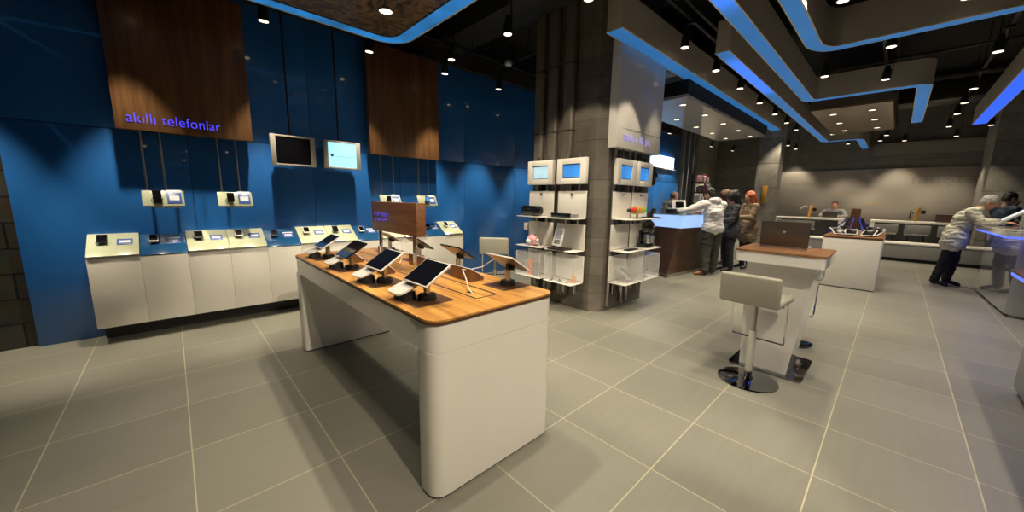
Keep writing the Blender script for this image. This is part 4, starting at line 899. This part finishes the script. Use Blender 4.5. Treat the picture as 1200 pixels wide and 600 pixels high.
# ------------------------------------------------------------------ people
def limb(mb, a, b, ra, rb, sq=1., n=7):
    a, b = Vector(a), Vector(b); d = b-a; L = max(d.length, 1e-4); q = d.to_track_quat('Z', 'Y').to_matrix().to_4x4()
    bm = bmesh.new(); seg = 18; rings = []
    prof = []
    for k in range(n): t = -PI/2+PI/2*k/(n-1); prof.append((ra*math.cos(t), ra*math.sin(t)))
    for k in range(n): t = PI/2*k/(n-1); prof.append((rb*math.cos(t), L+rb*math.sin(t)))
    for r, z in prof: rings.append([bm.verts.new((max(r, .0006)*math.cos(2*PI*k/seg), max(r, .0006)*sq*math.sin(2*PI*k/seg), z)) for k in range(seg)])
    for u, v in zip(rings, rings[1:]):
        for k in range(seg): bm.faces.new((u[k], u[(k+1) % seg], v[(k+1) % seg], v[k]))
    bm.faces.new(rings[0][::-1]); bm.faces.new(rings[-1]); bmesh.ops.recalc_face_normals(bm, faces=bm.faces[:])
    bm.transform(Matrix.Translation(a) @ q); mb.add(bm)
def fuse(mb, voxel, smooth=4, wrinkle=0., wscale=14.):
    """voxel-join overlapping volumes into one continuous skin"""
    me = bpy.data.meshes.new('f'); mb.bm.to_mesh(me); mb.bm.free()
    o = bpy.data.objects.new('f', me); COL.objects.link(o)
    rm = o.modifiers.new('r', 'REMESH'); rm.mode = 'VOXEL'; rm.voxel_size = voxel
    sm = o.modifiers.new('s', 'SMOOTH'); sm.iterations = smooth; sm.factor = .5
    bpy.context.view_layer.update()
    me2 = bpy.data.meshes.new_from_object(o.evaluated_get(bpy.context.evaluated_depsgraph_get()))
    bpy.data.objects.remove(o); bpy.data.meshes.remove(me)
    out = MB(); out.bm.from_mesh(me2); bpy.data.meshes.remove(me2)
    if wrinkle:
        out.bm.normal_update()
        for v in out.bm.verts:
            c = v.co; v.co = c + v.normal*wrinkle*(noise.noise(Vector((c.x*wscale*.6, c.y*wscale*.6, c.z*wscale*1.6)))+.4*noise.noise(c*wscale*2.3))
    return out
def hand(mb, w_, d, up, s=1, curl=.5):
    """palm and five fingers from wrist w_ along direction d"""
    w_ = Vector(w_); d = Vector(d).normalized(); up = Vector(up); side = d.cross(up).normalized()*s; up = side.cross(d).normalized()*s
    limb(mb, w_, w_+d*.075, .026, .036, .5)
    pc = w_+d*.055
    for k, (o, L) in enumerate(((-.030, .070), (-.010, .080), (.010, .075), (.029, .058))):
        a = pc+side*o+d*.03; m = a+d*L*.5-up*curl*.012; e = m+d*L*.42-up*curl*.035
        limb(mb, a, m, .0098, .009); limb(mb, m, e, .009, .0075)
    a = w_+d*.03-side*.026; m = a+d*.032-side*.026; e = m+d*.032-side*.004-up*.008
    limb(mb, a, m, .012, .0105); limb(mb, m, e, .0105, .0085)
def rot2(v, a): return (v[0]*math.cos(a)-v[1]*math.sin(a), v[0]*math.sin(a)+v[1]*math.cos(a), v[2])
def person(label, loc, rz, J, top, bottom, shoe, hair_m, skin=SKIN, hair='short', skirt=None, coat_len=0., collar=None, hood=None, wr=.012, female=False, glasses=False, name='person', legs=True, bulk=1., lw=1.):
    """J: joints in local space (faces +y)"""
    t = thing(name, label, 'person', loc, rz)
    V = lambda k: Vector(J[k])
    hd, nk, ch, pv = V('head'), V('neck'), V('chest'), V('pelvis')
    fdir = Vector(J.get('look', (0, 1, 0))).normalized(); upv = (hd-nk).normalized(); sd_ = fdir.cross(upv).normalized(); upv = sd_.cross(fdir).normalized()
    HM = Matrix.Translation(hd) @ Matrix((sd_, fdir, upv)).transposed().to_4x4()
    body = MB()
    # head: skull, jaw, nose, ears, lips
    body.ball((0, 0, 0), 1, 24, HM @ Matrix.Translation((0, -.012, .022)) @ Matrix.Diagonal((.074, .094, .092, 1)))
    body.ball((0, 0, 0), 1, 20, HM @ Matrix.Translation((0, .02, -.035)) @ Matrix.Diagonal((.059, .066, .076, 1)))
    body.ball((0, 0, 0), 1, 12, HM @ Matrix.Translation((0, .052, -.092)) @ Matrix.Diagonal((.024, .022, .018, 1)))
    limb(body, HM @ Vector((0, .082, .022)), HM @ Vector((0, .104, -.018)), .009, .0145)
    body.ball((0, 0, 0), 1, 12, HM @ Matrix.Translation((0, .074, .034)) @ Matrix.Diagonal((.048, .014, .010, 1)))
    for s in (-1, 1):
        body.ball((0, 0, 0), 1, 10, HM @ Matrix.Translation((s*.075, -.008, -.005)) @ Matrix.Rotation(s*R(20), 4, 'Z') @ Matrix.Diagonal((.010, .02, .032, 1)))
        body.ball((0, 0, 0), 1, 10, HM @ Matrix.Translation((s*.036, .062, -.022)) @ Matrix.Diagonal((.022, .018, .02, 1)))
    body.ball((0, 0, 0), 1, 12, HM @ Matrix.Translation((0, .083, -.052)) @ Matrix.Diagonal((.023, .009, .007, 1)))
    body.ball((0, 0, 0), 1, 12, HM @ Matrix.Translation((0, .081, -.063)) @ Matrix.Diagonal((.019, .009, .007, 1)))
    limb(body, nk, hd+(nk-hd)*.35+fdir*-.01, .056, .052)
    k = .9 if female else 1.
    limb(body, ch, pv, .125*k, .12*k, .72); limb(body, nk+(ch-nk)*.2, ch, .07, .13*k, .75)
    for s in ('l', 'r'):
        sg = -1 if s == 'l' else 1
        sh, el, wri = V('sh'+s), V('el'+s), V('wr'+s)
        limb(body, ch+(nk-ch)*.6, sh, .06, .055); limb(body, sh, el, .050*k, .040*k); limb(body, el, wri, .039*k, .026*k)
        hv = Vector(J.get('hd'+s, (wri-el))); hand(body, wri, hv, J.get('hu'+s, (0, 0, 1)), sg, J.get('curl', .6))
        if legs:
            hp, kn, an = V('hp'+s), V('kn'+s), V('an'+s)
            limb(body, hp, kn, .084*k, .055*k); limb(body, kn, an, .054*k, .036*k); limb(body, an, an+Vector(J.get('ft'+s, (0, .14, -.055))), .034, .030)
    fuse(body, .0085, 3).build('body', skin, t, smooth=True, local=True)
    for s in (-1, 1):
        MB().ball((0, 0, 0), 1, 10, HM @ Matrix.Translation((s*.030, .0735, .006)) @ Matrix.Diagonal((.0125, .009, .0085, 1))).build('eye', CARDW, t, smooth=True, local=True)
        MB().ball((0, 0, 0), 1, 8, HM @ Matrix.Translation((s*.030, .0812, .006)) @ Matrix.Diagonal((.0055, .003, .0055, 1))).build('iris', BLACK, t, smooth=True, local=True)
    if glasses:
        gl = MB()
        for s in (-1, 1):
            c = [HM @ Vector((s*.033+.022*math.cos(a), .094, .006+.016*math.sin(a))) for a in [2*PI*q/12 for q in range(13)]]; gl.tube(c, .0018, 6)
            gl.tube([HM @ Vector((s*.055, .094, .008)), HM @ Vector((s*.078, .02, .008))], .0018, 6)
        gl.tube([HM @ Vector((-.011, .096, .008)), HM @ Vector((.011, .096, .008))], .0018, 6); gl.build('glasses', BLACK, t, local=True)
    # hair
    h = MB()
    if hair == 'bald':
        h.ball((0, 0, 0), 1, 20, HM @ Matrix.Translation((0, -.035, .0)) @ Matrix.Diagonal((.077, .078, .055, 1)))
    elif hair in ('short', 'fluffy', 'curly'):
        e = {'short': .010, 'fluffy': .012, 'curly': .045}[hair]
        h.ball((0, 0, 0), 1, 24, HM @ Matrix.Translation((0, -.022, .036)) @ Matrix.Diagonal((.074+e, .090+e, .083+e, 1)))
        h.ball((0, 0, 0), 1, 20, HM @ Matrix.Translation((0, -.055, -.01)) @ Matrix.Diagonal((.066+e, .055+e, .068+e, 1)))
        if hair == 'curly':
            rn = random.Random(5)
            for q in range(26):
                a = rn.uniform(0, 2*PI); z = rn.uniform(-.16, .12); h.ball((0, 0, 0), 1, 8, HM @ Matrix.Translation((.085*math.cos(a), -.045+.07*math.sin(a)*(.4 if math.sin(a) > 0 else 1), z)) @ Matrix.Diagonal((.04, .04, .05, 1)))
    elif hair == 'long':
        h.ball((0, 0, 0), 1, 24, HM @ Matrix.Translation((0, -.025, .036)) @ Matrix.Diagonal((.09, .10, .095, 1)))
        for s in (-1, 0, 1): limb(h, HM @ Vector((s*.062, -.035-(.03 if s == 0 else 0), .03)), HM @ Vector((s*.085, -.06-(.04 if s == 0 else 0), -.27)), .062, .05, .8)
        for s in (-1, 1): limb(h, HM @ Vector((s*.07, .015, .04)), HM @ Vector((s*.095, .01, -.20)), .026, .03)
    hh = fuse(h, .009, 3, .007, 40)
    if hair != 'long' and hair != 'curly':
        # trim the hairline off the face
        inv = HM.inverted()
        for v in hh.bm.verts:
            p = inv @ v.co
            if p.y > .052 and p.z < .058: v.co = HM @ Vector((p.x*.85, .045, p.z))
    hh.build('hair', hair_m, t, smooth=True, local=True)
    # upper garment
    g_ = MB(); e = 1.18*bulk
    limb(g_, ch, pv, .14*k*e, .135*k*e, .74); limb(g_, nk+(ch-nk)*.28, ch, .075*e, .145*k*e, .75)
    for s in ('l', 'r'):
        sh, el, wri = V('sh'+s), V('el'+s), V('wr'+s)
        limb(g_, ch+(nk-ch)*.6, sh, .075*e, .062*e); limb(g_, sh, el, .060*e, .052*e); limb(g_, el, wri+(el-wri)*.1, .051*e, .038*e)
    limb(g_, V('hpl')+Vector((.02, 0, .02)), V('hpr')+Vector((-.02, 0, .02)), .104*k*e, .104*k*e)
    if coat_len and legs:
        for s in ('l', 'r'):
            hp, kn = V('hp'+s), V('kn'+s); limb(g_, hp, hp+(kn-hp)*coat_len, .118*k*e, .120*k*e)
        limb(g_, pv, (V('hpl')+V('hpr'))/2+((V('knl')+V('knr'))/2-(V('hpl')+V('hpr'))/2)*coat_len, .14*e, .13*e, .8)
    if hood: limb(g_, nk+fdir*-.06+Vector((-.06, 0, .01)), nk+fdir*-.06+Vector((.06, 0, .01)), .065, .065); limb(g_, nk-fdir*.08, nk-fdir*.07+(ch-nk)*.5, .07, .05)
    if collar: limb(g_, nk+Vector((-.045, 0, 0)), nk+Vector((.045, 0, 0)), .062, .062)
    fuse(g_, .0105, 3, wr, 15).build('jacket' if coat_len else 'top', top, t, smooth=True, local=True)
    if legs:
        tr = MB()
        for s in ('l', 'r'):
            hp, kn, an = V('hp'+s), V('kn'+s), V('an'+s)
            limb(tr, hp, kn, .102*k*lw, .075*k*lw**2); limb(tr, kn, an+(kn-an)*.06, .073*k*lw**2, .062*k*lw**2)
        limb(tr, pv, (V('hpl')+V('hpr'))/2, .125*k, .12*k, .8)
        fuse(tr, .0105, 3, .009, 12).build('trousers', bottom, t, smooth=True, local=True)
        for s in ('l', 'r'):
            an = V('an'+s); fv = Vector(J.get('ft'+s, (0, .14, -.055)))
            sh_ = MB(); limb(sh_, an+Vector((0, 0, -.01))-fv*.12, an+fv*1.05, .045, .036, .9); limb(sh_, an, an-Vector((0, 0, .03)), .048, .042)
            fuse(sh_, .008, 3).build('shoe', shoe, t, smooth=True, local=True)
    return t
def stand(**kw):
    J = dict(head=(0, .02, 1.60), neck=(0, 0, 1.44), chest=(0, 0, 1.26), pelvis=(0, 0, .98),
             shl=(-.19, 0, 1.39), shr=(.19, 0, 1.39), ell=(-.24, .02, 1.10), elr=(.24, .02, 1.10), wrl=(-.24, .12, .87), wrr=(.24, .12, .87),
             hpl=(-.095, 0, .92), hpr=(.095, 0, .92), knl=(-.10, .02, .50), knr=(.10, .02, .50), anl=(-.11, -.02, .085), anr=(.11, -.02, .085))
    J.update(kw); return J
JEANS = mat('dark olive trousers', (.05, .05, .04), .8, bump=.2, scale=30); HOODIE = mat('white cotton hoodie', (.70, .68, .68), .85, bump=.15, scale=25)
BLACKCL = mat('black cloth', (.014, .014, .016), .8); DARKCL = mat('charcoal cloth', (.04, .04, .045), .8)
BEIGE = mat('pale khaki jacket', (.66, .64, .50), .8, bump=.3, scale=18); GREYSW = mat('grey beige sweater', (.26, .24, .21), .85); BROWNC = mat('brown camel coat', (.22, .15, .09), .8)
NAVY = mat('dark navy jacket', (.03, .045, .075), .7); TAN = mat('tan leather shoe', (.30, .13, .045), .5); BSHOE = mat('black leather shoe', (.01, .01, .01), .35)
HBLK = mat('black hair', (.012, .010, .009), .5, bump=.6, scale=80); HRED = mat('copper red hair', (.42, .10, .03), .45, bump=.6, scale=70, var=.3); HGREY = mat('grey hair', (.42, .41, .38), .6, bump=.6, scale=80); HBRN = mat('brown hair', (.09, .035, .02), .5, bump=.5, scale=80)
WSH = mat('white shirt', (.7, .7, .7), .7)
# man in the white hoodie, back to us, leaning onto the counter
person('man in white hoodie and dark trousers, back turned, leaning on the glowing counter', (7.68, 2.42, 0), R(-28),
    stand(head=(-.06, .10, 1.585), neck=(-.03, .05, 1.43), chest=(0, .02, 1.25), shl=(-.21, .08, 1.39), shr=(.19, .02, 1.38), ell=(-.38, .22, 1.27), wrl=(-.50, .42, 1.245), elr=(.26, .16, 1.15), wrr=(.05, .36, 1.24), look=(-.25, 1, -.35), hdl=(-.4, 1, 0), hdr=(-.5, 1, 0),
          anl=(-.13, -.04, .085), anr=(.13, .04, .085), knl=(-.11, .02, .50), ftl=(-.12, .08, -.055)), HOODIE, JEANS, TAN, HBLK, hood=True, wr=.012, bulk=1.2, lw=1.15)
person('person with black hair in black jacket and trousers behind the hoodie man', (8.45, 2.32, 0), R(40),
    stand(head=(0, .03, 1.52), neck=(0, 0, 1.38), chest=(0, 0, 1.20), shl=(-.17, 0, 1.33), shr=(.17, 0, 1.33), ell=(-.22, .10, 1.08), wrl=(-.12, .30, 1.06), elr=(.22, .06, 1.07), wrr=(.14, .28, 1.05), look=(-.2, 1, -.3)), DARKCL, BLACKCL, BSHOE, HBLK, hair='curly', coat_len=.25)
person('person with dark curly hair and dark coat farthest back at the counter', (9.35, 2.75, 0), R(70),
    stand(head=(0, .03, 1.56), look=(.1, 1, -.2)), BLACKCL, BLACKCL, BSHOE, HBRN, hair='curly', coat_len=.4, female=True)
person('woman with long red hair and brown coat holding a paper', (9.12, 2.16, 0), R(48),
    stand(head=(0, .05, 1.555), neck=(0, .01, 1.42), shl=(-.16, 0, 1.36), shr=(.16, 0, 1.36), ell=(-.20, .10, 1.12), wrl=(-.10, .33, 1.13), elr=(.20, .10, 1.12), wrr=(.08, .33, 1.12), look=(-.1, 1, -.35)), BROWNC, BLACKCL, BSHOE, HRED, skin=SKIN2, hair='long', coat_len=.55, female=True)
pp = MB().box(-.10, .10, -.07, .07, 0, .004, 0, Matrix.Translation((8.84, 2.44, 1.16)) @ Matrix.Rotation(R(48), 4, 'Z') @ Matrix.Rotation(R(30), 4, 'X')).build('paper_sheet', mat('lit paper', (.75, .82, .95), .6)); tag(pp, 'white paper sheet held by the red haired woman', 'paper')
person('bald clerk in grey sweater behind the glowing counter looking down', (8.02, 3.50, 0), R(228),
    stand(head=(0, .14, 1.53), neck=(0, .06, 1.41), chest=(0, .02, 1.24), shl=(-.19, .05, 1.38), shr=(.19, .05, 1.38), ell=(-.24, .16, 1.16), wrl=(-.12, .36, 1.22), elr=(.24, .16, 1.16), wrr=(.12, .36, 1.22), look=(-.35, 1, -.75)), GREYSW, BLACKCL, BSHOE, mat('thin grey brown hair', (.16, .11, .07), .6), hair='bald', collar=True)
person('old man with grey hair and khaki jacket leaning over the right hand counter', (10.2, -.72, 0), R(176),
    stand(pelvis=(0, .05, .95), chest=(0, .14, 1.22), neck=(0, .25, 1.38), head=(0, .36, 1.505), shl=(-.20, .20, 1.34), shr=(.20, .20, 1.34), ell=(-.26, .30, 1.18), wrl=(-.13, .54, 1.175), elr=(.26, .30, 1.18), wrr=(.10, .54, 1.175), hdl=(.1, 1, -.02), hdr=(-.1, 1, -.02),
          hpl=(-.095, .06, .90), hpr=(.095, .06, .90), knl=(-.10, .10, .50), knr=(.10, .0, .50), anl=(-.11, .06, .085), anr=(.11, -.08, .085), look=(0, 1, -.5)), BEIGE, BLACKCL, BSHOE, HGREY, skin=SKIN2, hair='fluffy', coat_len=.28, collar=True, wr=.022, bulk=1.12, glasses=True)
person('man in dark navy jacket with his hand at his face behind the counter', (11.9, -1.45, 0), R(215),
    stand(ell=(-.22, .12, 1.14), wrl=(-.05, .20, 1.42), hdl=(.2, .1, 1), elr=(.2, .2, 1.15), wrr=(.0, .25, 1.12), head=(0, .06, 1.60), look=(.2, 1, -.3)), NAVY, BLACKCL, BSHOE, HBLK)
person('man in grey jacket sitting behind a laptop at the far left desk', (16.1, 1.42, 0), R(90),
    stand(pelvis=(0, 0, .82), chest=(0, .04, 1.08), neck=(0, .06, 1.26), head=(0, .10, 1.42), shl=(-.20, .05, 1.21), shr=(.20, .05, 1.21), ell=(-.32, .18, 1.04), wrl=(-.16, .30, 1.03), elr=(.32, .18, 1.04), wrr=(.16, .30, 1.03),
          hpl=(-.10, .02, .78), hpr=(.10, .02, .78), knl=(-.12, .18, .66), knr=(.12, .18, .66), anl=(-.12, .10, .26), anr=(.12, .10, .26), ftl=(0, .08, -.03), ftr=(0, .08, -.03), look=(0, 1, -.2)), mat('grey jacket', (.20, .20, .20), .8), BLACKCL, BSHOE, HBRN, skin=SKIN2)
st = thing('tall_stool', 'dark high stool under the seated man at the far left desk', 'stool', (16.1, 1.42, 0))
MB().cyl((16.1, 1.42, .66), (16.1, 1.42, .70), .18, seg=24).build('seat', BLACK, st); MB().cyl((16.1, 1.42, .02), (16.1, 1.42, .66), .03).build('column', BLACK, st); MB().cyl((16.1, 1.42, 0), (16.1, 1.42, .02), .2, seg=24).build('base', BLACK, st)
